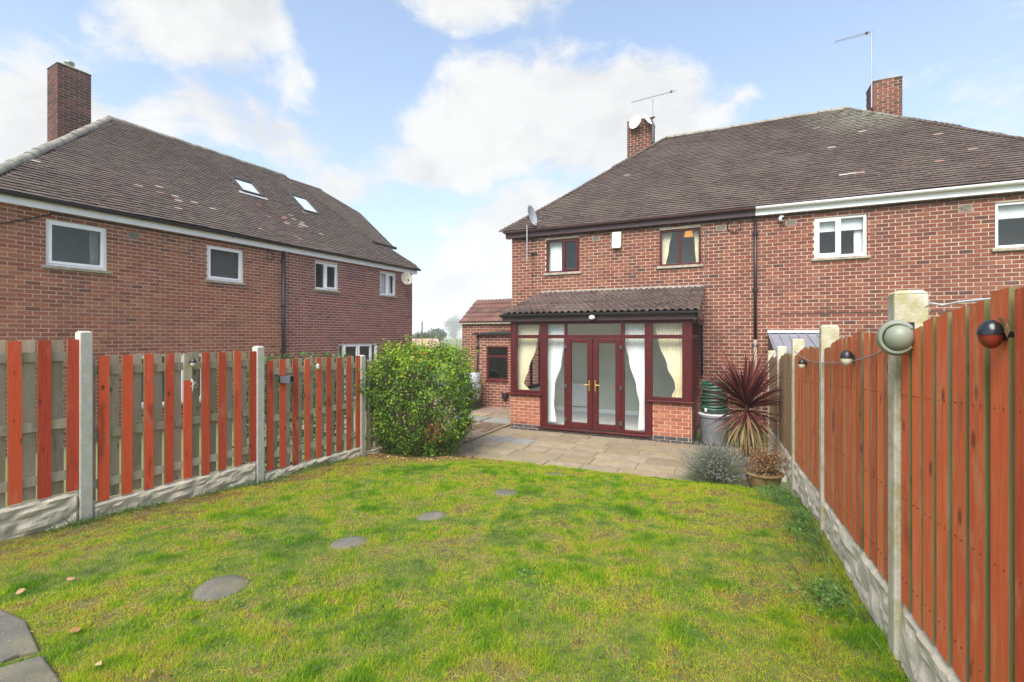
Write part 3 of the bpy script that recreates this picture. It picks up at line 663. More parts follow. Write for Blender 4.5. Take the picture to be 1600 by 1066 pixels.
c2 = chimney(main, MF, MF.loc(1364, 150, 3.9).x, MF.loc(1410, 150, 3.9).x, 3.9, 4.62, 6.0, MF.loc(1388, 123, 3.9).z, M_BRICK, M_RIDGE, pot=False)
# curtains seen in the upstairs windows
def W(fr, w, f, z): return w[0] + (w[1] - w[0]) * f
def up_curtain(w, f0, f1, label, mat, taper=0.0, fr=MF):
    x0, x1 = w[0] + (w[1] - w[0]) * f0, w[0] + (w[1] - w[0]) * f1
    zt, zb = w[3] + .05, w[2] - .05
    l1, r1 = (x0, x1 - taper) if taper >= 0 else (x0 - taper, x1)
    curtain('curtain', label, mat, [(zt, x0, x1), ((zt + zb) / 2, (x0 + l1) / 2, (x1 + r1) / 2), (zb, l1, r1)], .22, .02, 6, 'curtains in the upstairs windows', fr, 40)
up_curtain(W1, .02, .52, 'white curtain drawn in the plum window nearest the satellite dish pole', M_CLOTH); up_curtain(W1, .86, 1.02, 'narrow white curtain at the opening side of the plum window near the dish pole', M_CLOTH)
up_curtain(W2, .02, .3, 'cream tied-back curtain, first side of the plum window with the orange lamp', M_CREAM, .18); up_curtain(W2, .8, 1.0, 'cream curtain on the lamp side of the plum window with the orange lamp', M_CREAM, -.08)
up_curtain(W3, .80, .97, 'white curtain in the two-light white upstairs window beside the downpipe', M_CLOTH)
for w, a, b, lab in ((W3, .02, .98, 'pale roller blind half down in the white window beside the downpipe'), (W4, .02, .98, 'pale roller blind half down in the white window at the picture edge')):
    bl = MB().box(w[0] + .03, w[1] - .03, .155, .16, w[3] - .30, w[3] + .05); bl.tube([(w[0] + .03, .158, w[3] - .30), (w[1] - .03, .158, w[3] - .30)], .012, 8)
    o = bl.build('roller_blind', M_DISHW); o.location = MF.o; tag(o, lab, 'blind', 'roller blinds in the white windows')
lp = MF.loc(1076, 370, .5)
lampo = empty('pendant_lamp', MF.w((lp.x, .5, lp.z + .1)))
MB().lathe([(.05, .12), (.06, .11), (.115, -.09), (.11, -.09), (.055, .10)], 20).build('lamp_shade', simple('orange lampshade', (.75, .36, .06), .8, .1, **{'Emission Color': (1, .42, .06, 1), 'Emission Strength': .45}), lampo, True); MB().tube([(0, 0, .12), (0, 0, .8)], .004, 6).build('cord', M_WHITE, lampo)
tag(lampo, 'orange lampshade hanging inside the plum upstairs window', 'lamp')
# things fixed to the front wall and chimneys
def dish(name, label, p, look, r, mat, arm=True, group='satellite dishes', pole=None):
    root = empty(name, p); look = Vector(look).normalized(); q = look.to_track_quat('Z', 'Y').to_matrix()
    mb = MB(); pr = [(0.001, 0), (r * .35, r * .03), (r * .7, r * .12), (r, r * .25), (r * 1.02, r * .25), (r * .7, r * .10), (r * .35, r * .005), (0.001, -.015)]
    mb.lathe(pr, 28, M=q @ Matrix.Diagonal((1, 1.12, 1)).to_3x3()); mb.build('reflector', mat, root, True)
    if arm:
        e = q @ Vector((0, -r * 1.0, r * .25)); f = q @ Vector((0, -r * .75, r * 1.35))
        MB().tube([q @ Vector((0, -r * .3, -.03)), e, f], .011, 8).build('feed_arm', M_STEEL, root); MB().tube([f, f + (q @ Vector((0, .05, -.09)))], [.026, .034], 12).build('receiver', M_BLACK, root)
    MB().tube([(0, 0, 0), tuple(-look * .10)], .03, 10).build('bracket', M_BLACK, root)
    if pole: MB().tube(pole, .017, 10).build('pole', M_STEEL, root)
    return tag(root, label, 'satellite dish', group)
pp = MF.loc(829, 338, -.32); b0 = MF.loc(823.5, 408, -.32); px_ = b0.x
o = dish('satellite_dish', 'grey satellite dish on a tall pole at the house corner, above the gutter', MF.w((pp.x, -.32, pp.z)), (.97, -.10, .22), .26, M_DISH)
br = MB().tube([(px_ - pp.x, .0, -.24), (px_ - pp.x, 0, b0.z - pp.z)], .018, 10); br.build('pole', M_STEEL, o)
for py in (372, 394):
    z = MF.loc(823, py, -.32).z - pp.z; MB().tube([(px_ - pp.x, 0, z), (px_ - pp.x + .06, .31, z - .02)], .014, 8).build('wall_bracket', M_BLACK, o); MB().box(px_ - pp.x - .0, px_ - pp.x + .18, .295, .32, z - .035, z + .03).build('wall_plate', M_BLACK, o)
p = MF.loc(994, 193, 3.85); dish('satellite_dish', 'small white satellite dish facing out on the aerial chimney', MF.w((p.x, 3.78, p.z)), (-.35, -.9, .25), .22, M_DISHW, False)
p = MF.loc(1011, 190, 3.85); dish('satellite_dish', 'mesh-look white satellite dish edge-on beside the aerial mast on the chimney', MF.w((p.x, 3.72, p.z)), (.8, -.35, .45), .2, M_DISHW, True)
def aerial(label, base, top, boom0, boom1, n, parent=None):
    root = empty('television_aerial', base); B = Vector(base)
    MB().tube([(0, 0, 0), tuple(Vector(top) - B)], .018, 8).build('mast', M_STEEL, root)
    a, b = Vector(boom0) - B, Vector(boom1) - B; boom = MB().tube([a, b], .010, 6).build('boom', M_STEEL, root)
    d = (b - a).normalized(); s_ = Vector((-d.y, d.x, 0)).normalized()
    for k in range(n):
        c = a + (b - a) * (k / (n - 1)); L = .10 + .05 * k / n; MB().tube([c - s_ * L, c + s_ * L], .004, 5).build('element', M_STEEL, boom)
    c = b - d * .15; MB().box(c.x - .03, c.x + .03, c.y - .03, c.y + .03, c.z - .02, c.z + .03).build('junction_box', M_DARK, boom)
    return tag(root, label, 'aerial', 'television aerials on the chimneys')
yA = 4.1
g = lambda px, py, y: MF.w(MF.loc(px, py, y))
t_ = g(1023, 155, yA); b_ = g(1020, 222, yA); aerial('thin television aerial on the chimney with the white dishes', b_, (b_.x, b_.y, t_.z), g(987, 160, yA - .5), g(1055, 142, yA + .4), 12)
t_ = g(1361, 47, 3.85); b_ = g(1362, 168, 3.85); aerial('tall television aerial beside the chimney at the ridge end', b_, (b_.x, b_.y, t_.z), g(1306, 65, 3.4), g(1362, 50, 3.85), 12)
p = MF.loc(964, 375); al = MB().hexa([(p.x - .12, -.10, p.z - .19), (p.x + .12, -.10, p.z - .19), (p.x + .12, 0, p.z - .22), (p.x - .12, 0, p.z - .22), (p.x - .12, -.06, p.z + .2), (p.x + .12, -.06, p.z + .2), (p.x + .12, 0, p.z + .2), (p.x - .12, 0, p.z + .2)])
al.box(p.x - .11, p.x + .11, -.115, -.02, p.z - .235, p.z - .2)
o = bev(al.build('alarm_box', simple('aged white plastic', (.70, .68, .64), .5, .06), None), .012); o.location = MF.o; tag(o, 'off-white alarm box on the brick between the plum windows', 'alarm box')
p = MF.loc(1221, 343); cm_ = empty('security_camera', MF.w((p.x, -.06, p.z)))
MB().lathe([(.001, .07), (.05, .055), (.07, 0), (.05, -.055), (.001, -.07)], 16).build('camera_body', M_WHITE, cm_, True); MB().lathe([(.03, 0), (.038, .03), (.001, .045)], 12, (.03, -.05, -.01), Matrix.Rotation(R(70), 3, 'X')).build('lens', M_BLACK, cm_, True); MB().box(-.03, .03, .03, .062, -.03, .09).build('mount', M_WHITE, cm_)
tag(cm_, 'small white security camera under the white eaves beside the downpipe', 'camera')
p = MF.loc(1147, 353); cb = MB().tube([(p.x + .15 * math.cos(a), -.03 + .01 * math.sin(a * 2), p.z + .15 * math.sin(a)) for a in [2 * math.pi * k / 28 for k in range(29)]], .011, 6, False)
o = cb.build('cable_loop', M_BLACK); o.location = MF.o; tag(o, 'coiled loop of black cable hung on the brick near the downpipe', 'cable')
def cable(label, pts, r, mat=M_BLACK, fr=None, group=None):
    o = MB().tube(pts, r, 6).build('cable', mat)
    if fr: o.location = fr.o; o.rotation_euler = (0, 0, fr.ang)
    return tag(o, label, 'cable', group)
cable('black cable clipped along the brick just under the eaves', [(-6.1 + k * .31, -.018, 4.90 - .012 * math.sin(k * 1.9)) for k in range(39)], .011, fr=MF)
xx = MF.loc(1101, 400).x; cable('thin grey cable running down the brick beside the lamp window', [(xx + .01 * math.sin(k), -.012, 4.95 - k * .16) for k in range(11)], .006, simple('grey cable', (.22, .21, .2), .6), fr=MF)
xx = MF.loc(833, 400).x; cable('thin black cable down the brick below the corner dish', [(xx + .012 * math.sin(k), -.012, 4.5 - k * .16) for k in range(14)], .006, fr=MF)
z = MF.loc(1300, 489).z; cable('thin black cable running level across the neighbour side wall', [(MF.loc(1219, 489).x + k * .5, -.012, z) for k in range(9)], .006, fr=MF)

# ------------------------------------------------------------------ the sun room
CF = Frame(0, 10.03, 0.0)
con = tag(empty('sun_room', CF.o), 'lean-to sun room with plum frames, orange brick base and brown rolled tiles', 'sun room')
cx = lambda px: CF.loc(px, 560).x
XL, XR = cx(797), cx(1081); CB = 2.465
xa, xb = cx(848), cx(1012)
for a, b in ((XL, xa), (xb, XR)):
    brick_wall(con, CF, a, b, .112, .79, [], M_BRICK_C, M_MORTAR_C, .225, .0753, .012, name='dwarf_wall', hidden=lambda px, py: px > 1072)
    p_ = brick_wall(con, CF, a - (.0 if a == XL else 0), b, -.045, .112, [], M_BRICK_D, M_MORTAR_C, .225, .0785, .010, name='plinth', y=-.006, singles=60)
p_ = brick_wall(con, CF, xa, xb, -.045, .075, [], M_BRICK_D, M_MORTAR_C, .225, .06, .010, name='plinth', y=-.004, singles=60)
SF = Frame(XR, 10.03, R(90))
for z0, z1, m, y in ((.112, .79, M_BRICK_C, 0.0), (-.045, .112, M_BRICK_D, -.006)):
    w_ = brick_wall(con, SF, .04, CB, z0, z1, [], m, M_MORTAR_C, .225, .0753, .010, name='side_dwarf_wall', y=y, singles=90, hidden=lambda px, py: py > 690); w_.location = (XR, 0, 0); w_.rotation_euler = (0, 0, R(90))
MB().poly([(XL, .01, -.05), (XL, CB, -.05), (XL, CB, .79), (XL, .01, .79)]).build('far_side_dwarf_wall', M_SIDE, con)
inn = MB()
for a, b in ((XL + .1, xa), (xb, XR - .1)): inn.poly([(a, .11, .09), (b, .11, .09), (b, .11, .80), (a, .11, .80)])
inn.poly([(XL + .1, .1, .09), (XL + .1, CB - .06, .09), (XL + .1, CB - .06, .8), (XL + .1, .1, .8)]); inn.poly([(XR - .1, .1, .09), (XR - .1, CB - .06, .09), (XR - .1, CB - .06, .8), (XR - .1, .1, .8)])
inn.poly([(XL, CB - .06, .06), (XR, CB - .06, .06), (XR, CB - .06, 2.9), (XL, CB - .06, 2.9)])
inn.build('inner_wall', simple('sage plaster', (.62, .63, .55), .9, .05, 2.), con)
MB().box(XL + .1, XR - .1, .07, CB - .061, .05, .10).build('room_floor', M_CARPET, con)
MB().poly([(XL, .0, 2.50), (XR, 0, 2.50), (XR, CB, 2.80), (XL, CB, 2.80)]).build('room_ceiling', M_WHITE, con)
MB().box(XL + .12, XR - .12, CB - .085, CB - .0615, .10, .20).build('skirting_board', M_WHITE, con)
fr_ = MB(); yf0, yf1 = -.02, .05
P1 = [(cx(799.2), cx(808)), (cx(844.3), cx(855)), (cx(881.9), cx(886)), (cx(970.2), cx(976)), (cx(1007.4), cx(1019.6)), (cx(1066), cx(1081.2))]
for k, (a, b) in enumerate(P1): fr_.box(a, b, yf0 - (.012 if k in (0, 5) else 0), yf1, .83 if k in (0, 5) else .10, 2.49)
segs = [(P1[i][1], P1[i + 1][0]) for i in range(5)]
for i, (a, b) in enumerate(segs):
    fr_.box(a, b, yf0 + .003, yf1, 2.40, 2.488); fr_.box(a, b, yf0 + .002, yf1, 2.085, 2.165)
    if i in (0, 4): fr_.box(a, b, yf0 + .002, yf1, .831, .90)
    elif i in (1, 3): fr_.box(a, b, yf0 + .002, yf1, .105, .165)
frame = bev(fr_.build('frame', M_MAROON, con), .006)
for i, (a, b) in enumerate(segs):
    pane(frame, a - .01, b + .01, .012, 2.15, 2.41)
    if i in (0, 4): pane(frame, a - .01, b + .01, .012, .885, 2.10)
    elif i != 2: pane(frame, a - .01, b + .01, .012, .15, 2.10)
for a, b in ((XL - .03, xa + .0), (xb, XR + .045)): bev(MB().box(a, b, -.075, .06, .792, .830).build('window_sill', M_MAROON, con), .008)
bev(MB().box(XR - .02, XR + .045, .061, CB, .792, .830).build('window_sill', M_MAROON, con), .008)
th = MB(); th.box(P1[1][0] - .03, P1[4][1] - .02, -.075, .06, .062, .104); bev(th.build('threshold', M_MAROON, con), .008)
bev(MB().box(P1[1][0], P1[1][0] + .05, -.022, .05, .105, .829).build('jamb', M_MAROON, con), .004)
for (a, b, gl0, gl1, hx, hs) in ((cx(884.8), cx(926.1), cx(893.3), cx(917.9), cx(921.4), -1), (cx(926.6), cx(970.8), cx(935.4), cx(961.8), cx(930.9), 1)):
    d_ = MB(); d_.box(a, gl0, -.035, .035, .125, 2.083); d_.box(gl1, b, -.035, .035, .125, 2.083); d_.box(gl0, gl1, -.0335, .035, .125, .25); d_.box(gl0, gl1, -.0335, .035, 1.985, 2.083)
    dr = bev(d_.build('door', M_MAROON, con), .008); pane(dr, gl0 - .01, gl1 + .01, 0, .24, 2.0)
    h = MB(); h.box(hx - .016, hx + .016, -.046, -.034, .95, 1.19); h.tube([(hx, -.046, 1.09), (hx, -.085, 1.09), (hx + hs * .11, -.09, 1.085)], .010, 8); bev(h.build('handle', M_BRASS, dr), .002)
    ex = a if hs < 0 else b
    for z in (.30, 1.04, 1.90): hg = MB().box(ex - .03 - .02 * hs * 0, ex + .03, -.062, -.0355, z - .045, z + .045); bev(hg.build('hinge', M_DARK, dr), .006)
sf = MB()
for k in range(5): yy = .06 + (CB - .12) * k / 4; sf.box(XR - .055, XR + .012, yy - .03, yy + .03, .831, 2.49)
sf.box(XR - .053, XR + .010, .091, CB - .03, 2.40, 2.488); sf.box(XR - .053, XR + .010, .091, CB - .03, 2.085, 2.165); sf.box(XR - .053, XR + .010, .091, CB - .03, .832, .90)
sfr = bev(sf.build('side_frame', M_MAROON, con), .005)
sl = MB()
for k in range(5): yy = .06 + (CB - .12) * k / 4; sl.box(XL, XL + .06, yy - .03, yy + .03, .80, 2.49)
sl.box(XL + .001, XL + .058, .09, CB, 2.4, 2.487); sl.box(XL + .001, XL + .058, .09, CB, .80, .88); sl.build('far_side_frame', M_MAROON, con)
for k in range(4):
    ya, yb_ = .09 + (CB - .12) * k / 4, .03 + (CB - .12) * (k + 1) / 4
    MB().box(XR - .025, XR - .019, ya - .01, yb_ + .01, .89, 2.41).build('pane', M_GLASS, sfr); MB().box(XL + .03, XL + .036, ya - .01, yb_ + .01, .87, 2.41).build('pane', M_GLASS, sfr)
for a, b, m, y0, y1 in ((XL - .15, XR + .12, M_BROWNP, -.115, -.085),): MB().box(a, b, y0, y1, 2.47, 2.615).build('fascia', m, con)
MB().box(XL - .15, XR + .12, -.0845, .0, 2.492, 2.51).build('soffit', M_BROWNP, con); MB().box(XR + .10, XR + .125, -.0845, CB, 2.49, 2.66).build('barge_board', M_BROWNP, con)
gutter(con, XL - .17, XR + .13, -.175, 2.615, M_BLACK)
dp = MB().tube([(XR + .10, -.15, 2.56), (XR + .10, .0, 2.42), (XR + .08, CB - .12, 2.40), (XR + .08, CB - .08, 2.2), (XR + .08, CB - .08, 1.18)], .032, 10).build('downpipe', M_BLACK, con, True)
# rolled tiles
ye, ze, yr_, zr_ = -.165, 2.64, 2.42, 3.33; L_ = math.hypot(yr_ - ye, zr_ - ze); pt = math.atan2(zr_ - ze, yr_ - ye)
def roll_tile(w=.29, l=.34, roll=.145, h=.046, n=16):
    mb = MB()
    def z(x): t = (x / roll) % 1.0; return h * max(0, math.sin(math.pi * t)) ** 1.6
    top = [(-w / 2 + w * i / n, z(w * i / n)) for i in range(n + 1)]
    for e, (y, lift) in enumerate(((0, .034), (l, -.004))):
        for x, zz in top: mb.v.append((x, y, zz + lift))
    for x, zz in top: mb.v.append((x, 0.002, zz + .004))
    for i in range(n): mb.f.append((i, i + 1, n + 2 + i, n + 1 + i)); mb.r.append(0); mb.f.append((2 * (n + 1) + i, 2 * (n + 1) + i + 1, i + 1, i)); mb.r.append(0)
    return mb.mesh('roof_tile', True)
rt = roll_tile(); rt.materials.append(M_TILE_C)
rb = MB(); rb.hexa([(XL - .16, ye, ze - .06), (XR + .14, ye, ze - .06), (XR + .14, yr_, zr_ - .06), (XL - .16, yr_, zr_ - .06), (XL - .16, ye, ze - .008), (XR + .14, ye, ze - .008), (XR + .14, yr_, zr_ - .008), (XL - .16, yr_, zr_ - .008)])
croof = rb.build('roof', M_BROWNP, con)
nc = int(round((XR - XL + .30) / .29)); sx = (XR - XL + .30) / nc / .29
for r in range(9):
    for k in range(nc):
        t = -.03 + r * .299
        inst(rt, 'roof_tile', croof, (XL - .15 + (k + .5) * .29 * sx + random.uniform(-.003, .003), ye + t * math.cos(pt), ze + t * math.sin(pt) + random.uniform(-.002, .004)), (pt + random.uniform(-.012, .008), 0, random.uniform(-.008, .008)), min(.93, max(0, random.gauss(.45, .22))), (sx, 1, 1))
fl = MB().grid(40, 3, lambda i, j: (XL - .1 + (XR - XL + .2) * i, yr_ - .19 + .19 * j + .01 * math.sin(i * 90), zr_ - .01 + .075 * j + .02 * math.sin(j * 3) + .006 * math.sin(i * 130))); fl.build('mortar_flashing', M_RIDGE, croof, True)
MB().box(XL - .165, XL - .145, ye, yr_, ze - .06, ze - .005).build('verge_trim', M_BROWNP, croof) if False else None
# things inside and on it
Y = .20
def cpx(px): return CF.loc(px, 560, Y).x
curtain('curtain', 'cream curtain tied back in the sun room window left of the doors', M_CREAM, [(2.40, cpx(808), cpx(843)), (1.9, cpx(808), cpx(838)), (1.35, cpx(808), cpx(826)), (1.10, cpx(809), cpx(820)), (1.03, cpx(809), cpx(819)), (.86, cpx(808), cpx(828))], CF.o.y + Y, .02, 9, 'curtains in the sun room')
curtain('curtain', 'white curtain hanging beside the brass handled doors, next to the cream left one', M_CLOTH, [(2.40, cpx(855), cpx(883)), (1.95, cpx(855), cpx(881)), (1.5, cpx(855), cpx(877)), (1.0, cpx(856), cpx(867)), (.6, cpx(856), cpx(866)), (.18, cpx(856), cpx(869))], CF.o.y + Y, .02, 8, 'curtains in the sun room')
curtain('curtain', 'white curtain sweeping down on the hinge side of the right glazed door', M_CLOTH, [(2.40, cpx(975), cpx(1008)), (2.0, cpx(975), cpx(1008)), (1.6, cpx(982), cpx(1008)), (1.05, cpx(994), cpx(1008)), (.7, cpx(999), cpx(1008)), (.16, cpx(997), cpx(1009))], CF.o.y + Y, .02, 8, 'curtains in the sun room')
curtain('curtain', 'cream curtain tied back in the sun room window beside the hose', M_CREAM, [(2.40, cpx(1020), cpx(1067)), (2.0, cpx(1028), cpx(1067)), (1.5, cpx(1042), cpx(1067)), (1.15, cpx(1054), cpx(1066)), (1.08, cpx(1055), cpx(1066)), (.88, cpx(1049), cpx(1067))], CF.o.y + Y, .02, 9, 'curtains in the sun room')
a, b = CF.loc(892, 600, CB - .12).x, CF.loc(910, 600, CB - .12).x
rd = empty('radiator', (a, CF.o.y + CB - .13, .25)); q = MB().box(0, b - a + .25, 0, .05, 0, .6)
for k in range(8): q.box(.02 + k * (b - a + .2) / 8, .05 + k * (b - a + .2) / 8, -.012, 0, .03, .57)
bev(q.build('panel', M_WHITE, rd), .006); MB().tube([(.03, .02, -.001), (.03, .02, -.15)], .009, 8).build('pipe', M_WHITE, rd); MB().box(.1, .14, .05, .068, .1, .5).build('bracket', M_WHITE, rd); tag(rd, 'white panel radiator on the back wall, seen through the glazed door', 'radiator')
p = CF.loc(926, 496, -.14); ol = empty('outside_light', CF.w((p.x, -.116, p.z))); MB().box(-.05, .05, -.03, 0, -.03, .03).build('base', M_BLACK, ol); MB().lathe([(.001, .055), (.045, .045), (.07, .0), (.06, -.03), (.001, -.045)], 18, (0, -.075, -.01)).build('lens', M_DISHW, ol, True)
tag(ol, 'small round outside light under the sun room gutter, above the doors', 'light')

# ------------------------------------------------------------------ the neighbouring pair, side on
LF = Frame(-11.82, 9.86, R(86))
nb = tag(empty('neighbouring_house', LF.o, LF.ang), 'brick semi-detached house with white windows and skylights beyond the slatted fence', 'house')
L1 = rect(LF, 71.7, 167.3, 349.1, 418.7); L2 = rect(LF, 323.6, 380, 386.2, 439.6); L3 = rect(LF, 492.1, 528.4, 411.1, 452.9); L4 = rect(LF, 594, 618.5, 426.5, 462)
l5 = rect(LF, 196, 322, 553, 632); L5 = (l5[0], l5[1], l5[2], l5[3]); l6 = rect(LF, 529, 589, 537, 600); L6 = (l6[0], l6[1], -.05, l6[3])
hl = lambda px, py: py > 530
brick_wall(nb, LF, -5.95, -.002, -.2, 4.62, [L1, L2, L5], M_BRICK_L, simple('warm mortar', (.60, .48, .36), .95, .2, 3.), hidden=hl); brick_wall(nb, LF, .002, 5.70, -.2, 4.62, [L3, L4, L6], M_BRICK_P, simple('pale mortar', (.62, .54, .46), .95, .2, 3.), hidden=hl)
sd = MB()
for x in (-5.95, 5.70): sd.poly([(x, .02, -.2), (x, 7.4, -.2), (x, 7.4, 4.62), (x, .02, 4.62)])
sd.poly([(-5.95, 7.4, -.2), (5.7, 7.4, -.2), (5.7, 7.4, 4.62), (-5.95, 7.4, 4.62)]); sd.build('side_wall', M_SIDE, nb)
RP0 = Vector((0, -.2, 4.80)); RN = Vector((0, -(8.24 - 4.80), 3.94)).normalized(); rp = math.atan2(3.44, 3.94)
def on_roof(px, py): p = LF.onplane(px, py, RP0 + RN * .03, RN); return p.x, (p.y + .2) / math.cos(rp)
M_SKYL = glass_mat('skylight glass', (.95, .97, .98), 1.5)
SK = []
for pts in ([(364.3, 277.3), (386.7, 285.2), (406.4, 306.2), (384, 300.4)], [(451, 303.5), (479.9, 311.4), (498.3, 336.4), (473.3, 328.5)]):
    q = [on_roof(*p) for p in pts]; xs = sum(a for a, _ in q) / 4; ts = sum(b for _, b in q) / 4
    SK.append((xs - .36, xs + .36, (q[2][1] + q[3][1]) / 2, (q[0][1] + q[1][1]) / 2))
clus = [on_roof(432, 362), on_roof(470, 352), on_roof(400, 300), on_roof(300, 320), on_roof(445, 340), on_roof(250, 300)]
LL = math.hypot(3.94, 3.44)
def sp_left(x, f): return sum(.16 * math.exp(-(((x - cx_) / .55) ** 2 + ((f * LL - ct) / .30) ** 2)) for cx_, ct in clus)
lroof, LP, LLen = roof_slope(nb, LF, -6.2, 5.95, -.2, 4.80, 3.74, 8.24, lambda f: -6.2 + f * 3.52, lambda f: 5.95 - f * 3.27, M_TILE_L, special=sp_left, sag=.02, ml=-.5, holes=[(a, b, c, d) for a, b, c, d in SK])
bk = MB(); bk.poly([(-6.2, -.2, 4.79), (-2.68, 3.74, 8.22), (-6.2, 7.6, 4.79)]); bk.poly([(5.95, -.2, 4.79), (5.95, 7.6, 4.79), (2.68, 3.74, 8.22)]); bk.poly([(-6.2, 7.6, 4.79), (-2.68, 3.74, 8.22), (2.68, 3.74, 8.22), (5.95, 7.6, 4.79)])
bk.build('rear_slopes', M_TILE_L, lroof)
ridge_run(lroof, (-2.75, 3.74, 8.21), (2.75, 3.74, 8.21), M_RIDGE); ridge_run(lroof, (-6.25, -.22, 4.78), (-2.70, 3.74, 8.20), M_RIDGE, .105)
bonnets(lroof, (5.9, -.15, 4.82), (2.7, 3.7, 8.2), M_TILE_L, 46)
for a, b, c, d in SK:
    s_ = MB()
    def Q(x, t, h): return LP(x, t, h)
    def rb_(m, a, b, c, d, h0, h1): m.hexa([Q(a, c, h0), Q(b, c, h0), Q(b, d, h0), Q(a, d, h0), Q(a, c, h1), Q(b, c, h1), Q(b, d, h1), Q(a, d, h1)])
    w = .055
    rb_(s_, a, a + w, c, d, -.02, .085); rb_(s_, b - w, b, c, d, -.02, .085); rb_(s_, a + w, b - w, c, c + w, -.02, .083); rb_(s_, a + w, b - w, d - w, d, -.02, .083)
    sk = s_.build('skylight', M_DARK, lroof); g_ = MB(); rb_(g_, a + w, b - w, c + w, d - w, .055, .061); g_.build('skylight_pane', M_SKYL, lroof)
    fz = MB(); rb_(fz, a - .1, b + .1, c - .12, c, .02, .036); fz.build('flashing', M_LEAD, lroof); bb = MB(); rb_(bb, a + w, b - w, c + w, d - w, .03, .04); bb.build('cloud_reflection_sheet', M_WHITE, lroof)  # white sheet added under the glass, standing in for reflected cloud
# raised side dormer roof at the far hip
def rpt(px, py, h=.05): p = LF.onplane(px, py, RP0 + RN * h, RN); return Vector(p)
A_, B_, C_, D_, E_ = rpt(452, 279), rpt(505, 299.6), rpt(562.6, 333.7), rpt(615, 386), rpt(583, 377)
dm = MB(); poly = [A_, E_, D_, C_, B_]; dm.poly(poly); dm.poly([(p.x, p.y + .02, p.z - .10) for p in poly])
for i in range(5): a, b = poly[i], poly[(i + 1) % 5]; dm.poly([a, b, (b.x, b.y + .02, b.z - .10), (a.x, a.y + .02, a.z - .10)])
bkp = [Vector((p.x, 2 * 3.74 - p.y + .2, p.z - .02)) for p in (A_, E_, D_, C_, B_)]; dm.poly(bkp); dm.poly([B_, bkp[4], bkp[3], C_]); dm.poly([C_, bkp[3], bkp[2], D_]); dm.poly([A_, bkp[0], bkp[4], B_])
dmo = dm.build('dormer_roof', M_TILE_L, lroof)
# courses of tile on the dormer
tl = MB(); n_ = int((A_ - E_).length / .105)
def lerp(a, b, f): return a + (b - a) * f
for k in range(n_):
    f0 = k / n_; l_ = lerp(E_, A_, f0); zz = l_.z; edge = [D_, C_, B_]
    r_ = None
    for a, b in zip(edge, edge[1:]):
        if a.z <= zz <= b.z: r_ = lerp(a, b, (zz - a.z) / (b.z - a.z))
    if r_ is None: r_ = D_ if zz < D_.z else B_
    x = l_.x
    while x < r_.x:
        x2 = min(x + .165, r_.x); t = (l_.y + .2) / math.cos(rp); tl.c = min(.93, max(0, random.gauss(.5, .2)))
        tl.hexa([LP(x + .003, t, .055), LP(x2 - .003, t, .055), LP(x2 - .003, t + .14, .045), LP(x + .003, t + .14, .045), LP(x + .003, t, .075), LP(x2 - .003, t, .075), LP(x2 - .003, t + .14, .055), LP(x + .003, t + .14, .055)]); x = x2
tag(tl.build('tiling', M_TILE_L, dmo), kind='stuff')
MB().hexa([(E_.x - .1, E_.y + .03, E_.z - .32), (D_.x - .15, D_.y + .03, D_.z - .32), (D_.x - .15, D_.y + 1.0, D_.z - .32), (E_.x - .1, E_.y + 1.0, E_.z - .32), (E_.x - .1, E_.y + .03, E_.z - .07), (D_.x - .15, D_.y + .03, D_.z - .07), (D_.x - .15, D_.y + 1.0, D_.z + .3), (E_.x - .1, E_.y + 1., E_.z + .3)]).build('dormer_soffit', M_WHITE, dmo)
MB().tube([E_ + Vector((-.05, -.05, -.05)), D_ + Vector((.08, -.05, -.05))], .06, 10).build('dormer_gutter', M_BLACK, dmo)
for x0, x1 in ((E_.x, D_.x - .3),): MB().box(x0, x1, E_.y + .35, 7.0, 4.7, E_.z - .05).build('dormer_wall', M_TILE_L, dmo)
for (a, b) in ((-6.1, -.002), (.002, 5.85)):
    fa = MB().box(a, b, -.125, -.10, 4.60, 4.77).build('fascia', M_WHITE, nb); MB().box(a, b, -.0995, .02, 4.605, 4.62).build('soffit', M_WHITE, fa)
gutter(nb, -6.15, 5.95, -.19, 4.785, M_BLACK)
downpipe(nb, LF.loc(443, 470, -.07).x, -.07, 0, 4.70, M_BLACK, r=.045)
window(nb, *L1, M_WHITE, [(0, 1, True)]); window(nb, *L2, M_WHITE, [(0, 1, True)]); window(nb, *L3, M_WHITE, [(0, .45, False), (.45, 1, True)]); window(nb, *L4, M_WHITE, [(0, .48, False), (.48, 1, True)])
window(nb, *L5, M_WHITE, [(0, .33, True), (.33, .66, False), (.66, 1, True)])
window(nb, *L6, M_WHITE, [(0, .14, False), (.14, .5, True), (.5, .86, True), (.86, 1, False)], sill=False)
for px, py in ((208, 368),): p = LF.loc(px, py); air_brick(nb, p.x, p.z)
for px, py in ((485, 396), (580, 425)): p = LF.loc(px, py); air_brick(nb, p.x, p.z, .2, .1, M_DISHB)
c3 = chimney(nb, LF, -3.69, -2.98, 4.13, 4.80, 6.9, 9.41, M_BRICK_S, conc_mat('mossy capping', (.24, .21, .12), (.20, .18, .05), .9))
for k in range(6):
    x = -3.69 + k * .118; z = 7.28 + (x + 3.69) * .99; MB().hexa([(x, 4.118, z - .04), (x + .125, 4.118, z + .05), (x + .125, 4.122, z + .05), (x, 4.122, z - .04), (x, 4.112, z + .12), (x + .11, 4.112, z + .13), (x + .11, 4.118, z + .13), (x, 4.118, z + .12)]).build('flashing', M_LEAD, c3)
p = LF.loc(636, 436, -.3); o = dish('satellite_dish', 'weathered beige satellite dish at the far corner of the neighbouring house', LF.w((p.x, -.28, p.z)), (.75, -.6, .25), .22, M_DISHB)
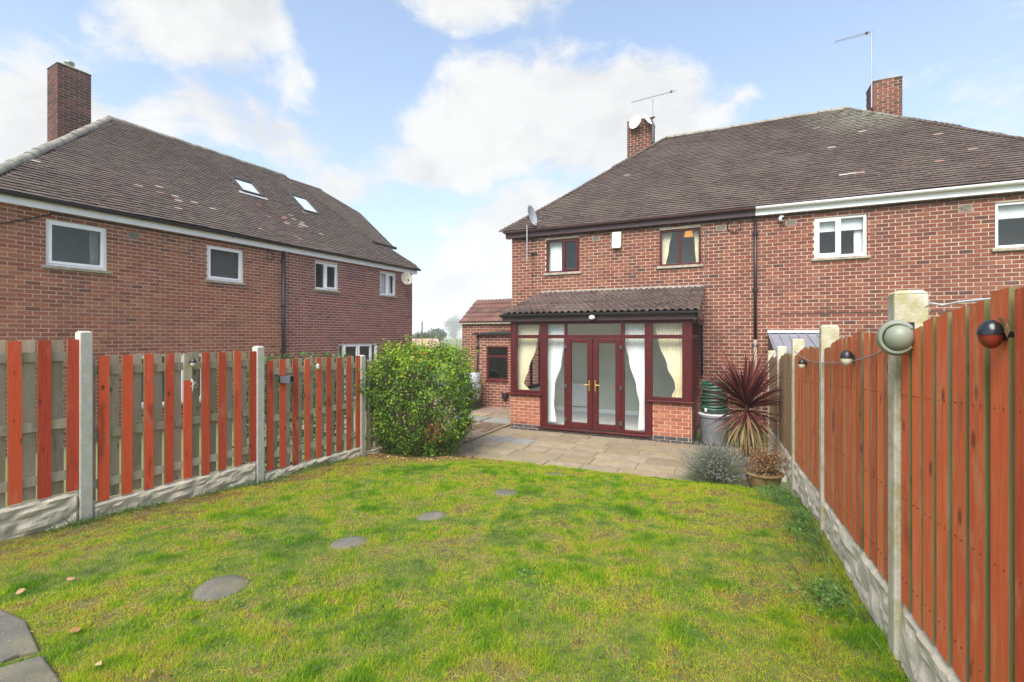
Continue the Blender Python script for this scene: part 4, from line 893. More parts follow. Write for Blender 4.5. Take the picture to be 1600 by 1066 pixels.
MB().tube([(0, 0, -.02), tuple(Matrix.Rotation(LF.ang, 3, 'Z') @ Vector((.12, .28, -.1)))], .018, 8).build('wall_bracket', M_BLACK, o)
p = LF.loc(421.5, 399.5); cb = MB().tube([(p.x + .10 * math.cos(a), -.025, p.z + .13 * math.sin(a)) for a in [2 * math.pi * k / 24 for k in range(25)]], .010, 6, False); o = cb.build('cable_loop', M_BLACK); o.location = LF.o; o.rotation_euler = (0, 0, LF.ang); tag(o, 'coiled loop of black cable on the neighbouring house near its downpipe', 'cable')
q0, q1 = LF.loc(0, 350, -.03), LF.loc(84, 334, -.03)
cable('black cable sagging over the brick to the eaves of the neighbouring house', [(q0.x - .4, -.03, q0.z - .04), (q0.x, -.03, q0.z), (lerp(q0, q1, .5).x, -.03, lerp(q0, q1, .5).z - .005), (q1.x, -.03, q1.z)] + [(q1.x + k * .4, -.02, q1.z - .004 * (k % 2)) for k in range(1, 13)], .013, fr=LF)
zz = LF.loc(0, 347).z
up_curtain(L1, .78, .92, 'pale curtain edge in the widest upstairs window of the neighbouring house', M_DISHB, fr=LF); up_curtain(L4, .05, .95, 'white net curtain in the end window beside the beige dish', M_CLOTH, fr=LF); up_curtain(L3, .05, .2, 'white curtain edge in the two-light window right of the black downpipe', M_CLOTH, fr=LF)
vb = empty('venetian_blind', LF.w((L2[0], .16, L2[2])), LF.ang); sl_ = MB().box(.04, L2[1] - L2[0] - .04, -.012, .012, -.004, .0).mesh('slat'); sl_.materials.append(simple('blind slats', (.36, .36, .35), .5, .05))
for k in range(22): inst(sl_, 'slat', vb, (0, 0, .05 + k * (L2[3] - L2[2] - .08) / 22), (R(35), 0, 0))
MB().box(.03, L2[1] - L2[0] - .03, -.02, .02, L2[3] - L2[2] - .03, L2[3] - L2[2] + .01).build('head_rail', M_WHITE, vb); tag(vb, 'grey venetian blind in the square white window of the neighbouring house', 'blind')

# ------------------------------------------------------------------ brick outbuilding beyond the hedge
OF = Frame(0, 12.9, 0.0)
ob = tag(empty('outbuilding', OF.o), 'low brick outbuilding with a red rolled tile roof, beside the house', 'outbuilding')
ox0 = OF.loc(746, 560).x; OW = rect(OF, 760.2, 793.7, 541.2, 594.1)
brick_wall(ob, OF, ox0, -5.70, -.1, 2.20, [OW], M_BRICK, M_MORTAR, singles=150)
MB().poly([(ox0, .02, -.1), (ox0, 1.7, -.1), (ox0, 1.7, 2.2), (ox0, .02, 2.2)]).build('side_wall', M_SIDE, ob)
MB().hexa([(ox0 - .12, -.14, 2.17), (-5.7, -.14, 2.19), (-5.7, 1.7, 2.25), (ox0 - .12, 1.7, 2.23), (ox0 - .12, -.14, 2.215), (-5.7, -.14, 2.24), (-5.7, 1.7, 2.33), (ox0 - .12, 1.7, 2.31)]).build('flat_roof', M_BLACK, ob)
ww = window(ob, *OW, M_MAROON, [(0, 1, False)], sill=False, rm=.06, rd=1.3, rmat=M_DARK); zb_ = OW[2] + (OW[3] - OW[2]) * .70; MB().box(OW[0] + .05, OW[1] - .05, .03, .10, zb_ - .035, zb_ + .035).build('transom', M_MAROON, ww); MB().box(OW[0] - .02, OW[1] + .02, -.03, .03, OW[2] - .05, OW[2]).build('sill', M_MAROON, ww)
downpipe(ob, ox0 + .02, -.05, 0, 2.18, M_BLACK, r=.028)
OB = Frame(0, 14.5, 0.0); bx0 = OB.loc(722, 520).x
b2 = brick_wall(ob, OB, bx0, -5.7, -.1, 2.58, [], M_BRICK, M_MORTAR, singles=100, hidden=lambda px, py: px > 752 and py > 522); b2.location = (0, 1.6, 0)
MB().poly([(bx0, 1.62, -.1), (bx0, 4.0, -.1), (bx0, 4.0, 2.58), (bx0, 1.62, 2.58)]).build('side_wall', M_SIDE, ob); MB().poly([(bx0, 1.62, 2.58), (bx0, 4.0, 2.58), (bx0, 2.8, 3.38)]).build('gable', M_SIDE, ob)
MB().box(bx0 - .05, -5.7, 1.50, 1.598, 2.55, 2.60).build('gutter', M_SILL, ob)
rt2 = roll_tile(.30, .37, .15, .03); rt2.materials.append(M_TILE_R)
rr = MB().poly([(bx0 - .06, 1.5, 2.6), (-5.7, 1.5, 2.6), (-5.7, 2.72, 3.42), (bx0 - .06, 2.72, 3.42)]).poly([(bx0 - .06, 2.72, 3.42), (-5.7, 2.72, 3.42), (-5.7, 3.95, 2.6), (bx0 - .06, 3.95, 2.6)]).build('roof', M_TILE_R, ob)
pt2 = math.atan2(.82, 1.22)
for r in range(5):
    for k in range(int((-5.7 - bx0 + .06) / .30)):
        t = r * .30; inst(rt2, 'roof_tile', rr, (bx0 - .06 + (k + .5) * .30, 1.5 + t * math.cos(pt2) - .02, 2.605 + t * math.sin(pt2) + random.uniform(0, .006)), (pt2, 0, 0), min(.93, max(0, random.gauss(.5, .2))))
p = OF.loc(788, 620, -.1); fv = MB().lathe([(.02, .0), (.075, -.0), (.085, -.10), (.06, -.13), (.02, -.13)], 16, (p.x, -.02, p.z), Matrix.Rotation(R(-90), 3, 'X')).box(p.x - .11, p.x + .11, -.14, .0, p.z + .07, p.z + .10)
o = fv.build('boiler_flue', M_BLACK); o.location = OF.o; tag(o, 'small black boiler flue low on the outbuilding wall', 'flue')

# ------------------------------------------------------------------ neighbour's lean-to behind the right fence
sh = tag(empty('lean_to_shed', (1.5, 11.5, -.05)), 'lean-to with a grey ribbed roof and white top flashing against the house, behind the fence', 'lean-to')
SX0, SX1 = .86 - 1.5, 2.2 - 1.5
bd = MB(); bd.poly([(SX0 + .02, -.95, 0), (SX1 - .02, -.95, 0), (SX1 - .02, -.95, 1.80), (SX0 + .02, -.95, 1.80)]); bd.poly([(SX0 + .02, -.95, 0), (SX0 + .02, .98, 0), (SX0 + .02, .98, 2.20), (SX0 + .02, -.95, 1.78)]); bd.poly([(SX1 - .02, -.95, 0), (SX1 - .02, .98, 0), (SX1 - .02, .98, 2.20), (SX1 - .02, -.95, 1.78)])
bd.build('body', M_BLACK, sh)
rf = MB(); rf.hexa([(SX0, -1.05, 1.79), (SX1, -1.05, 1.79), (SX1, .99, 2.22), (SX0, .99, 2.22), (SX0, -1.05, 1.83), (SX1, -1.05, 1.83), (SX1, .99, 2.26), (SX0, .99, 2.26)]); rfo = rf.build('roof', M_SHEET, sh)
for k in range(8):
    x = SX0 + .04 + k * (SX1 - SX0 - .08) / 7; MB().hexa([(x - .012, -1.055, 1.83), (x + .012, -1.055, 1.83), (x + .012, .99, 2.26), (x - .012, .99, 2.26), (x - .008, -1.055, 1.85), (x + .008, -1.055, 1.85), (x + .008, .99, 2.28), (x - .008, .99, 2.28)]).build('rib', M_SHEET, rfo)
MB().box(SX0 - .01, SX1 + .01, .86, .995, 2.262, 2.315).build('flashing', M_WHITE, rfo)
# ------------------------------------------------------------------ fences
def rock_board(root, fr_pts, z0, z1, th, mat, n=64, m=12, amp=.055):
    """gravel board with a rock-faced front; fr_pts: (a, b, front direction) in the root's space"""
    a, b, nrm = fr_pts; a, b, nrm = Vector(a), Vector(b), Vector(nrm)
    if not isinstance(z0, tuple): z0 = (z0, z0); z1 = (z1, z1)
    sd_ = random.uniform(0, 50); mb = MB()
    g1, g2 = sd_ * 3.1, sd_ * 7.7
    def rk(x, z):       # broken, bedded stone face
        X, Z = np.array([x * 5.0 + g1]), np.array([z * 13.0 + g2])
        r1 = float(value_noise(X, Z, 1., 81)[0]); r2 = float(value_noise(X, Z, 2.6, 82)[0]); r3 = float(value_noise(X, Z, 6., 83)[0])
        return .55 * abs(2 * r1 - 1) + .3 * r2 + .15 * r3
    Ln = (b - a).length
    def fn(i, j):
        p = a.lerp(b, i); e = 0 if i in (0, 1) or j in (0, 1) else amp * rk(i * Ln, j * .33)
        lo = z0[0] + (z0[1] - z0[0]) * i; hi = z1[0] + (z1[1] - z1[0]) * i
        q = p + nrm * (th / 2 + e); return (q.x, q.y, lo + (hi - lo) * j)
    mb.grid(n, m, fn)
    k = [a - nrm * th / 2, b - nrm * th / 2, b + nrm * th / 2, a + nrm * th / 2]
    mb.poly([(k[0].x, k[0].y, z1[0]), (k[1].x, k[1].y, z1[1]), (k[2].x, k[2].y, z1[1]), (k[3].x, k[3].y, z1[0])]); mb.poly([(k[0].x, k[0].y, z0[0]), (k[1].x, k[1].y, z0[1]), (k[1].x, k[1].y, z1[1]), (k[0].x, k[0].y, z1[0])])
    mb.poly([(k[1].x, k[1].y, z0[1]), (k[2].x, k[2].y, z0[1]), (k[2].x, k[2].y, z1[1]), (k[1].x, k[1].y, z1[1])])
    return mb.build('gravel_board', mat, root)
def post(root, x0, x1, y0, y1, z0, z1, mat):
    c = .018; mb = MB(); mb.box(x0, x1, y0, y1, z0, z1 - c); mb.hexa([(x0, y0, z1 - c), (x1, y0, z1 - c), (x1, y1, z1 - c), (x0, y1, z1 - c), (x0 + c, y0 + c, z1), (x1 - c, y0 + c, z1), (x1 - c, y1 - c, z1), (x0 + c, y1 - c, z1)], skip=('b',))
    return bev(mb.build('post', mat, root), .008)
def plank(panel, name, c0, c1, d0, d1, zb, zt0, zt1, mat, along='x', lean=0.0, edge=None):
    """upright board: c = extent along the fence, d = depth extent, sloping top"""
    P = []
    for (u, d, z) in ((c0, d0, zb), (c1, d0, zb), (c1, d1, zb), (c0, d1, zb), (c0, d0, zt0), (c1, d0, zt1), (c1, d1, zt1), (c0, d1, zt0)):
        s_ = lean * (z - zb); P.append((u + s_, d, z) if along == 'x' else (d, u + s_, z))
    cx_, cy_ = sum(p[0] for p in P) / 8, sum(p[1] for p in P) / 8
    mb = MB(); mb.hexa([(p[0] - cx_, p[1] - cy_, p[2] - zb) for p in P]); o = mb.build(name, mat, panel, loc=(cx_, cy_, zb)); o.color = (random.random(), 0, 0, 1)
    if edge:
        o.data.materials.append(edge)
        for k, pl in enumerate(o.data.polygons): pl.material_index = 0 if k in (2, 4) else 1
    return o
FL = Frame(-5.94, 2.6, math.atan2(3.8, .2))
fl_ = tag(empty('fence', FL.w((0, 0, .25)) , FL.ang), 'slatted hit-and-miss fence with red front boards and pale concrete posts, before the neighbouring house', 'fence', 'garden fences')
ZB = .25
for x, zt, zb in ((-1.91, 2.34, .2), (-.02, 2.19, .15), (1.87, 2.00, .0), (3.76, 1.81, -.1), (5.65, 1.70, -.12)): post(fl_, x - .052, x + .052, -.06, .06, zb - ZB, zt - ZB, M_POST)
for x0, zt, zb, red in ((-1.91, 2.10, .585, M_RED), (-.02, 1.94, .43, M_RED), (1.87, 1.80, .245, M_RED), (3.76, 1.70, .15, M_GREYW)):
    pn = empty('fence_panel', (x0, 0, 0), 0, fl_); zt -= ZB; zb -= ZB
    for k, dz in enumerate((.16, .82, 1.33)):
        o = MB().box(.053, 1.837, -.018, .014, zt - dz - .045, zt - dz + .045).build('rail', M_GREYW, pn); o.color = (random.random(), 0, 0, 1)
    for i in range(9):
        c = .152 + i * .2045; l = random.uniform(-.006, .006); tz = zt + random.uniform(-.012, .006); bz = zb + random.uniform(0, .02)
        if x0 == -.02 and i == 4:
            plank(pn, 'board', c - .045, c + .045, -.037, -.019, bz, zt - .33, zt - .33, red, 'x'); plank(pn, 'board', c - .045, c + .045, -.037, -.019, zt - .328, tz, tz, M_GREYW, 'x')
        else: plank(pn, 'board', c - .048 + random.uniform(-.004, .004), c + .046, -.037, -.019, bz, tz + random.uniform(-.004, .004), tz, red, 'x', l, M_GREENW)
    for i in range(10):
        c = .048 + i * .2045
        c0, c1 = max(.054, c - .058), min(1.836, c + .054)
        plank(pn, 'back_board', c0, c1, .015, .030, zb + random.uniform(0, .02), zt + random.uniform(-.01, .008), zt + random.uniform(-.01, .008), M_GREYW, 'x', random.uniform(-.004, .004))
    rock_board(fl_, ((x0 + .053, 0, 0), (x0 + 1.837, 0, 0), (0, -1, 0)), zb - .33, zb - .004, .05, M_GBOARD)
frr = tag(empty('fence', (.78, 4.7, .3)), 'close-boarded bow-topped fence with orange-red boards and lichened posts, beside the potted plant', 'fence', 'garden fences')
OX, OY, OZ = .78, 4.7, .3
zt_ = lambda v: 2.14 - .066 * (v - 2.85) - OZ; zb_ = lambda v: .895 - .066 * (v - 2.85) - OZ
for v, m in ((.92, M_POSTY), (2.82, M_POSTY), (4.72, M_POSTY), (6.62, M_POSTY), (8.5, M_POSTY), (10.35, M_POSTY)):
    post(frr, .715 - OX, .845 - OX, v - .05 - OY, v + .05 - OY, gz(.7, v) - .25 - OZ, 2.355 - .066 * (v - 2.82) - OZ, m)
for v0, v1, m, n in ((.975, 2.765, M_ORED, 13), (2.875, 4.665, M_ORED, 13), (4.775, 6.565, M_ORED, 13), (6.675, 8.445, M_BROWNW, 13), (8.555, 10.295, M_BROWNW, 13)):
    pn = empty('fence_panel', (0, 0, 0), 0, frr)
    T = lambda v: zt_(v) + .065 * math.sin(math.pi * min(1, max(0, (v - v0) / (v1 - v0))))
    for dz in (.28, .75, 1.12):
        P = [(.754 - OX, v0 - OY, zt_(v0) - dz - .035), (.79 - OX, v0 - OY, zt_(v0) - dz - .035), (.79 - OX, v1 - OY, zt_(v1) - dz - .035), (.754 - OX, v1 - OY, zt_(v1) - dz - .035)]
        o = MB().hexa(P + [(x, y, z + .07) for x, y, z in P]).build('rail', M_GREENW, pn); o.color = (random.random(), 0, 0, 1)
    pitch = (v1 - v0) / n
    for i in range(n):
        a, b = v0 + i * pitch + .017, v0 + i * pitch + .120; j_ = random.uniform(-.014, .010)
        plank(pn, 'board', a - OY, b - OY, .735 - OX + random.uniform(-.003, .003), .7535 - OX, zb_((a + b) / 2) + random.uniform(0, .015), T(a) + j_, T(b) + j_, m, 'y', random.uniform(-.004, .004), M_GREENW)
    for i in range(n + 1):
        c = v0 + i * pitch; a, b = max(v0, c - .045), min(v1, c + .05)
        plank(pn, 'back_board', a - OY, b - OY, .7905 - OX, .806 - OX, zb_(c), T(a), T(b), M_GREENW, 'y')
    nl = MB()
    for i in range(n):
        for dz in (.28, .75, 1.12):
            for e in (-.025, .025): vv = v0 + i * pitch + .068 + e; nl.box(.7325 - OX - .0015, .736 - OX, vv - .0022 - OY, vv + .0022 - OY, zt_(vv) - dz - .0022, zt_(vv) - dz + .0022)
    tag(nl.build('nails', M_NAIL, pn), kind='stuff')
    rock_board(frr, ((.775 - OX, v0 - OY, 0), (.775 - OX, v1 - OY, 0), (-1, 0, 0)), (zb_(v0) - .36, zb_(v1) - .36), (zb_(v0) - .004, zb_(v1) - .004), .05, M_GBOARD, amp=.045)
# ------------------------------------------------------------------ lights and odds and ends on the fences
def onX(px, py, X): d = ray(px, py); t = X / d.x; return Vector((0, 0, CAMZ)) + d * t
def half_dome(root, r, q, capm, lensm):
    n = 10; a = []
    MB().lathe([(r * math.cos(t), r * .95 * math.sin(t)) for t in [math.pi / 2 * k / n for k in range(n + 1)]], 22, M=q).build('cap', capm, root, True)
    MB().lathe([(r * .93 * math.cos(t), -r * .9 * math.sin(t)) for t in [math.pi / 2 * k / n for k in range(n + 1)]], 22, M=q).build('lens', lensm, root, True)
def solar(label, p, r, facing, capm=M_BLACK, lensm=M_LENS):
    root = empty('solar_light', p); half_dome(root, r, Matrix.Diagonal((.66, .66, 1.0)), capm, lensm)
    f = Vector(facing); MB().tube([(0, 0, 0), tuple(-f * r * .95)], r * .4, 10).build('bracket', capm, root)
    return tag(root, label, 'solar light', 'solar lights on the fences')
p = FL.loc(302, 567, -.09); solar('round solar light with a pale lens on the short two-tone board of the slatted fence', FL.w((p.x, -.09, p.z)), .052, (1, 0, 0))
p = FL.loc(497, 573, -.09); solar('silver and white solar light high on a red slat of the slatted fence', FL.w((p.x, -.09, p.z)), .05, (1, 0, 0), M_STEEL)
p = FL.loc(445, 593, -.09); sq = empty('pipe_spout', FL.w((p.x, -.05, p.z)), FL.ang)
s_ = MB(); a0 = [(-.05, .012, -.05), (.05, .012, -.05), (.05, .012, .05), (-.05, .012, .05)]; a1 = [(-.01, -.16, -.045), (.10, -.11, -.045), (.10, -.11, .055), (-.01, -.16, .055)]
s_.v = a0 + a1 + [(x * .8 + .006, y - .002, z * .8 + .002) for x, y, z in a1] + [(x * .8, y, z * .8) for x, y, z in a0]; s_.f = [(0, 1, 5, 4), (1, 2, 6, 5), (2, 3, 7, 6), (3, 0, 4, 7), (4, 5, 9, 8), (5, 6, 10, 9), (6, 7, 11, 10), (7, 4, 8, 11), (8, 9, 13, 12), (9, 10, 14, 13), (10, 11, 15, 14), (11, 8, 12, 15)]; s_.r = [0] * 12
s_.build('spout_body', simple('slate plastic', (.10, .11, .13), .35, .1), sq); MB().box(-.055, .055, .0, .012, -.055, .055).build('flange', M_BLACK, sq); tag(sq, 'square dark grey pipe spout fixed to a slat of the slatted fence', 'pipe spout')
p = FL.loc(302, 602, -.05); orn = empty('wall_ornament', FL.w((p.x, -.045, p.z)), FL.ang); M_ORN = simple('painted metal', (.55, .50, .42), .4, .4, 60)
MB().tube([(-.02, 0, .075), (-.012, -.008, .05), (.0, -.01, .02), (-.01, -.01, -.02), (-.005, -.005, -.05), (-.015, 0, -.09)], [.006, .013, .012, .012, .007, .003], 8).build('body', M_ORN, orn, True)
for s_ in ((.0, .03, .04, .035), (.0, .03, .05, .0), (0, -.02, .045, -.03), (0, -.02, -.04, -.01), (-.005, .035, -.04, .05)): MB().tube([(s_[0], -.006, s_[1]), (s_[2], -.012, s_[3])], [.005, .003], 6).build('limb', M_ORN, orn)
tag(orn, 'small lizard-shaped metal ornament pinned below the round solar light', 'ornament')
# the hooded lamp on the near post
p = dist(1404, 528, 2.1); hd = empty('hooded_lamp', tuple(p))
vq = Vector((.1, -1, 0)).normalized()
MB().lathe([(.001, .062), (.030, .055), (.050, .037), (.060, .0), (.050, -.037), (.030, -.055), (.001, -.062)], 24, (0, 0, 0)).build('globe', M_SAGE, hd, True)
hood = MB()
def hoodf(i, j):
    a = R(38) + R(284) * i; r = .066 + .014 * math.sin(math.pi * i); b = (j - .5) * 2
    e = .036 * (1 - .25 * abs(2 * i - 1)); c, s2 = math.cos(a), math.sin(a)
    q = r * (1 - .16 * b * b); return (c * q * .91 + b * e * -.41 * 0 + RT.x * 0, b * e, s2 * q)
hood.grid(28, 6, hoodf)
def hoodi(i, j): x, y, z = hoodf(i, j); return (x * .93, y * .97, z * .93)
hood.grid(28, 6, hoodi); ho = hood.build('hood', M_SAGE, hd, True); ho.rotation_euler = (0, 0, YAW - R(38))
sm = ho.modifiers.new('thick', 'SOLIDIFY'); sm.thickness = .006
MB().tube([(.02, .03, .05), (.05, .08, .055)], .006, 6).build('arm', M_STEEL, hd); MB().tube([(.02, .03, -.05), (.05, .08, -.055)], .006, 6).build('arm', M_STEEL, hd); MB().box(.03, .075, .065, .10, -.07, .07).build('back_plate', M_BLACK, hd)
tag(hd, 'sage green hooded globe lamp on the nearest lichened post', 'lamp')
p = onX(1548, 523, .70); solar('big black solar light with a red lens low half, on the nearest orange-red panel', (.70, p.y, p.z), .046, (-1, 0, 0), simple('black gloss', (.016, .018, .022), .22, .1), simple('red lens', (.22, .03, .015), .2, .2))
p = onX(1326, 560, .70); solar('black solar light with a pale lens in the middle of the second bow-topped panel', (.69, p.y, p.z), .055, (-1, 0, 0))
p = onX(1255, 569, .70); solar('small black solar light on the third bow-topped panel, by the grey lean-to roof', (.69, p.y, p.z), .055, (-1, 0, 0))
pts = [onX(a, b, .722) for a, b in ((1241, 549), (1250, 556), (1264, 564), (1283, 567), (1310, 567), (1340, 563), (1365, 555), (1384, 546))]
cable('grey wire sagging along the bow-topped fence to the hooded lamp', pts, .004, simple('grey wire', (.25, .25, .26), .5))
pts = [onX(a, b, .78) for a, b in ((1446, 480), (1456, 474), (1475, 477), (1500, 472), (1560, 466))]
cable('pale wire trailing off the top of the nearest lichened post', pts, .004, M_DISHW)

# ------------------------------------------------------------------ foliage helpers
def np_obj(name, Vt, F, rnd, mat, parent=None, loc=(0, 0, 0)):
    me = bpy.data.meshes.new(name); k = F.shape[1]; me.vertices.add(len(Vt)); me.vertices.foreach_set('co', Vt.astype(np.float32).ravel())
    me.loops.add(F.size); me.loops.foreach_set('vertex_index', F.astype(np.int32).ravel()); me.polygons.add(len(F)); me.polygons.foreach_set('loop_start', np.arange(0, F.size, k, dtype=np.int32)); me.polygons.foreach_set('loop_total', np.full(len(F), k, dtype=np.int32))
    a = me.attributes.new('rnd', 'FLOAT', 'FACE'); a.data.foreach_set('value', rnd.astype(np.float32)); me.update(calc_edges=True); me.validate()
    o = bpy.data.objects.new(name, me); me.materials.append(mat); o.color = (0, 0, 0, 1); o.location = loc; return link(o, parent)
def unit(a): return a / np.maximum(np.linalg.norm(a, axis=1, keepdims=True), 1e-9)
def leaf_cloud(name, C, Nn, size, mat, rnd, parent=None, loc=(0, 0, 0), aspect=.5, jit=.9):
    n = len(C); Nn = unit(Nn + RNG.normal(0, jit, (n, 3))); t = unit(np.cross(Nn, RNG.normal(0, 1, (n, 3)))); b = np.cross(Nn, t); s = (size * RNG.uniform(.65, 1.25, n))[:, None]
    V0 = np.stack([C - t * s * .5, C + b * s * aspect * .5 + Nn * s * .08, C + t * s * .5 - Nn * s * .1, C - b * s * aspect * .5 + Nn * s * .08], 1).reshape(-1, 3)
    return np_obj(name, V0, np.arange(4 * n).reshape(-1, 4), rnd, mat, parent, loc)
def ribbons(name, base, d0, L, w, droop, mat, rnd, parent=None, seg=3, loc=(0, 0, 0), tip=.15):
    """curved blades: base (n,3), start direction (n,3), length, width, droop amount"""
    n = len(base); side = unit(np.cross(d0, RNG.normal(0, 1, (n, 3)))); rows = []
    p = base.copy(); d = unit(d0)
    for k in range(seg + 1):
        ww = (w * (1 - (1 - tip) * (k / seg) ** 1.5))[:, None] if not np.isscalar(w) else w * (1 - (1 - tip) * (k / seg) ** 1.5)
        rows.append(p - side * ww / 2); rows.append(p + side * ww / 2)
        p = p + d * (L / seg)[:, None]; d = unit(d + np.array([0, 0, -1.]) * (droop / seg)[:, None])
    V0 = np.stack(rows, 1); m = 2 * (seg + 1); F = []
    for k in range(seg): F.append(np.stack([np.arange(n) * m + 2 * k, np.arange(n) * m + 2 * k + 1, np.arange(n) * m + 2 * k + 3, np.arange(n) * m + 2 * k + 2], 1))
    return np_obj(name, V0.reshape(-1, 3), np.stack(F, 1).reshape(-1, 4), np.repeat(rnd, seg), mat, parent, loc)

# ------------------------------------------------------------------ the hedge shrub
HC = Vector((-5.06, 7.18, 0)); hz_ = gz(HC.x, HC.y)
hedge = tag(empty('hedge_shrub', (HC.x, HC.y, hz_)), 'dense clipped green shrub with lime new growth between the slatted fence and the patio', 'shrub')
def hedge_pts(n, shell):
    th = RNG.uniform(0, 2 * np.pi, n); zz = RNG.uniform(-1, 1, n) ; ph = np.arcsin(zz)
    d = np.stack([np.cos(ph) * np.cos(th), np.cos(ph) * np.sin(th), np.sin(ph)], 1)
    se = lambda a, e: np.sign(a) * np.abs(a) ** e
    q = d / (np.abs(d) ** 3.8).sum(1, keepdims=True) ** (1 / 3.8)
    lump = 1 + .07 * np.sin(th * 5 + zz * 4) + .06 * np.sin(th * 9 - zz * 7 + 1) + .05 * np.sin(zz * 11 + th * 3)
    r = (1 - np.abs(RNG.normal(0, shell, n)))
    r = np.where(RNG.random(n) < .10, r + RNG.uniform(.04, .17, n), r)
    P = q * (r * lump)[:, None]; P[:, 2] = P[:, 2] * .95 + .97
    taper = .86 + .14 * np.clip(P[:, 2], 0, 1.0)
    X = P[:, :1] * .90 * taper[:, None]; Y = P[:, 1:2] * .80 * taper[:, None]
    W_ = X * np.array([[RT.x, RT.y, 0]]) + Y * np.array([[FW.x, FW.y, 0]]); W_[:, 2] = P[:, 2]
    return W_, q
P_, Q_ = hedge_pts(34000, .13); keep = (P_[:, 2] > .03) & ~((np.sin(P_[:, 0] * 11 + P_[:, 2] * 5) * np.sin(P_[:, 1] * 12 - P_[:, 2] * 9 + 1) + .5 * np.sin(P_[:, 2] * 17 + P_[:, 0] * 6) > .5) & (RNG.random(len(P_)) < .85)); P_, Q_ = P_[keep], Q_[keep]; h = P_[:, 2] / 2
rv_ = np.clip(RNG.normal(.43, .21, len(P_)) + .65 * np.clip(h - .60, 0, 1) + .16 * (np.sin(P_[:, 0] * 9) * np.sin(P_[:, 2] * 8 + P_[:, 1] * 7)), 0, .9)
dead = (np.abs(P_ - np.array([.30 * RT.x - .72 * FW.x, .30 * RT.y - .72 * FW.y, .50])).max(1) < .15) & (RNG.random(len(P_)) < .65); dead |= RNG.random(len(P_)) < .012
dead |= (np.linalg.norm(P_ - np.array([.05 * RT.x - .6 * FW.x, .05 * RT.y - .6 * FW.y, 1.82]), axis=1) < .16) & (RNG.random(len(P_)) < .4)
rv_ = np.where(dead, RNG.uniform(.93, 1, len(P_)), rv_)
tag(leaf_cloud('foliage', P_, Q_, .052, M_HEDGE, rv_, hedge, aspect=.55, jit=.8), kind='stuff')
S0, SQ = hedge_pts(170, .02); S0, SQ = S0[S0[:, 2] > .35], SQ[S0[:, 2] > .35]; sc_, sn_, sr_ = [], [], []
for s0, sq in zip(S0, SQ):
    dv = unit((np.array([sq[0] * RT.x + sq[1] * FW.x, sq[0] * RT.y + sq[1] * FW.y, sq[2] + .55]) + RNG.normal(0, .3, 3))[None])[0]; Ls = RNG.uniform(.08, .24)
    for q in range(12): sc_.append(s0 + dv * Ls * q / 11 + RNG.normal(0, .012, 3)); sn_.append(RNG.normal(0, 1, 3)); sr_.append(min(.9, .45 + .035 * q + RNG.normal(0, .1)))
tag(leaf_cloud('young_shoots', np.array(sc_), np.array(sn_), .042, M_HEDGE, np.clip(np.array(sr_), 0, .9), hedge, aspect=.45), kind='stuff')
for k in range(16):
    a = random.uniform(0, 6.28); r = random.uniform(.1, .72); x, y = r * math.cos(a) * .9, r * math.sin(a) * .75
    MB().tube([(x * .35, y * .35, -.03), (x * .7, y * .7, .5), (x, y, 1.2 + random.uniform(-.3, .45))], [.022, .014, .005], 6).build('stem', M_TWIG, hedge)
# ------------------------------------------------------------------ cordyline
p = dist(1166, 636, 7.35); CG = gz(p.x, p.y); cord = tag(empty('cordyline', (p.x, p.y, CG)), 'spiky purple-red cordyline with dry lower leaves, behind the pot by the fence', 'plant')
ch = p.z - CG
MB().tube([(.03, 0, -.05), (.01, .01, ch * .5), (0, 0, ch * .95), (0, 0, ch + .1)], [.055, .042, .04, .03], 10).build('trunk', M_BARK, cord)
def strap(L, w, droop, n=6):
    mb = MB(); y = z = 0.0; a = 0.0; pts = []
    for k in range(n + 1):
        f = k / n; ww = w * (.45 + 1.1 * f if f < .5 else 1.0) * (1 if f < .55 else (1 - (f - .55) / .45) ** .8 + .02); pts.append((ww, y, z)); y += math.cos(a) * L / n; z -= math.sin(a) * L / n; a += droop / n
    for ww, y_, z_ in pts: mb.v += [(-ww / 2, y_, z_ + ww * .18), (0, y_, z_), (ww / 2, y_, z_ + ww * .18)]
    for k in range(n):
        for e in (0, 1): a_ = k * 3 + e; mb.f.append((a_, a_ + 1, a_ + 4, a_ + 3)); mb.r.append(0)
    return mb.mesh('leaf', True)
SM = [strap(random.uniform(.74, .98), random.uniform(.030, .044), random.uniform(.05, .45)) for _ in range(8)]; SDR = [strap(random.uniform(.45, .7), .034, random.uniform(.9, 1.7)) for _ in range(5)]
for m in SM: m.materials.append(M_CORD)
for m in SDR: m.materials.append(M_CORDDRY)
for k in range(230):
    az = k * 2.39996; el = math.asin(min(.99, .02 + .97 * ((k + .5) / 230) ** .8)); el -= .35 if k < 34 else 0
    inst(random.choice(SM), 'leaf', cord, (0, 0, ch - .06 + .14 * k / 230), (el + random.uniform(-.17, .17), random.uniform(-.25, .25), az + random.uniform(-.45, .45)), min(1, max(0, random.gauss(.5, .28))), (1, random.uniform(.7, 1.12), 1))
for k in range(95):
    az = k * 2.39996 + 1; inst(random.choice(SDR), 'dry_leaf', cord, (0, 0, ch - .12 - .16 * random.random()), (random.uniform(-.95, .12), 0, az), random.random())
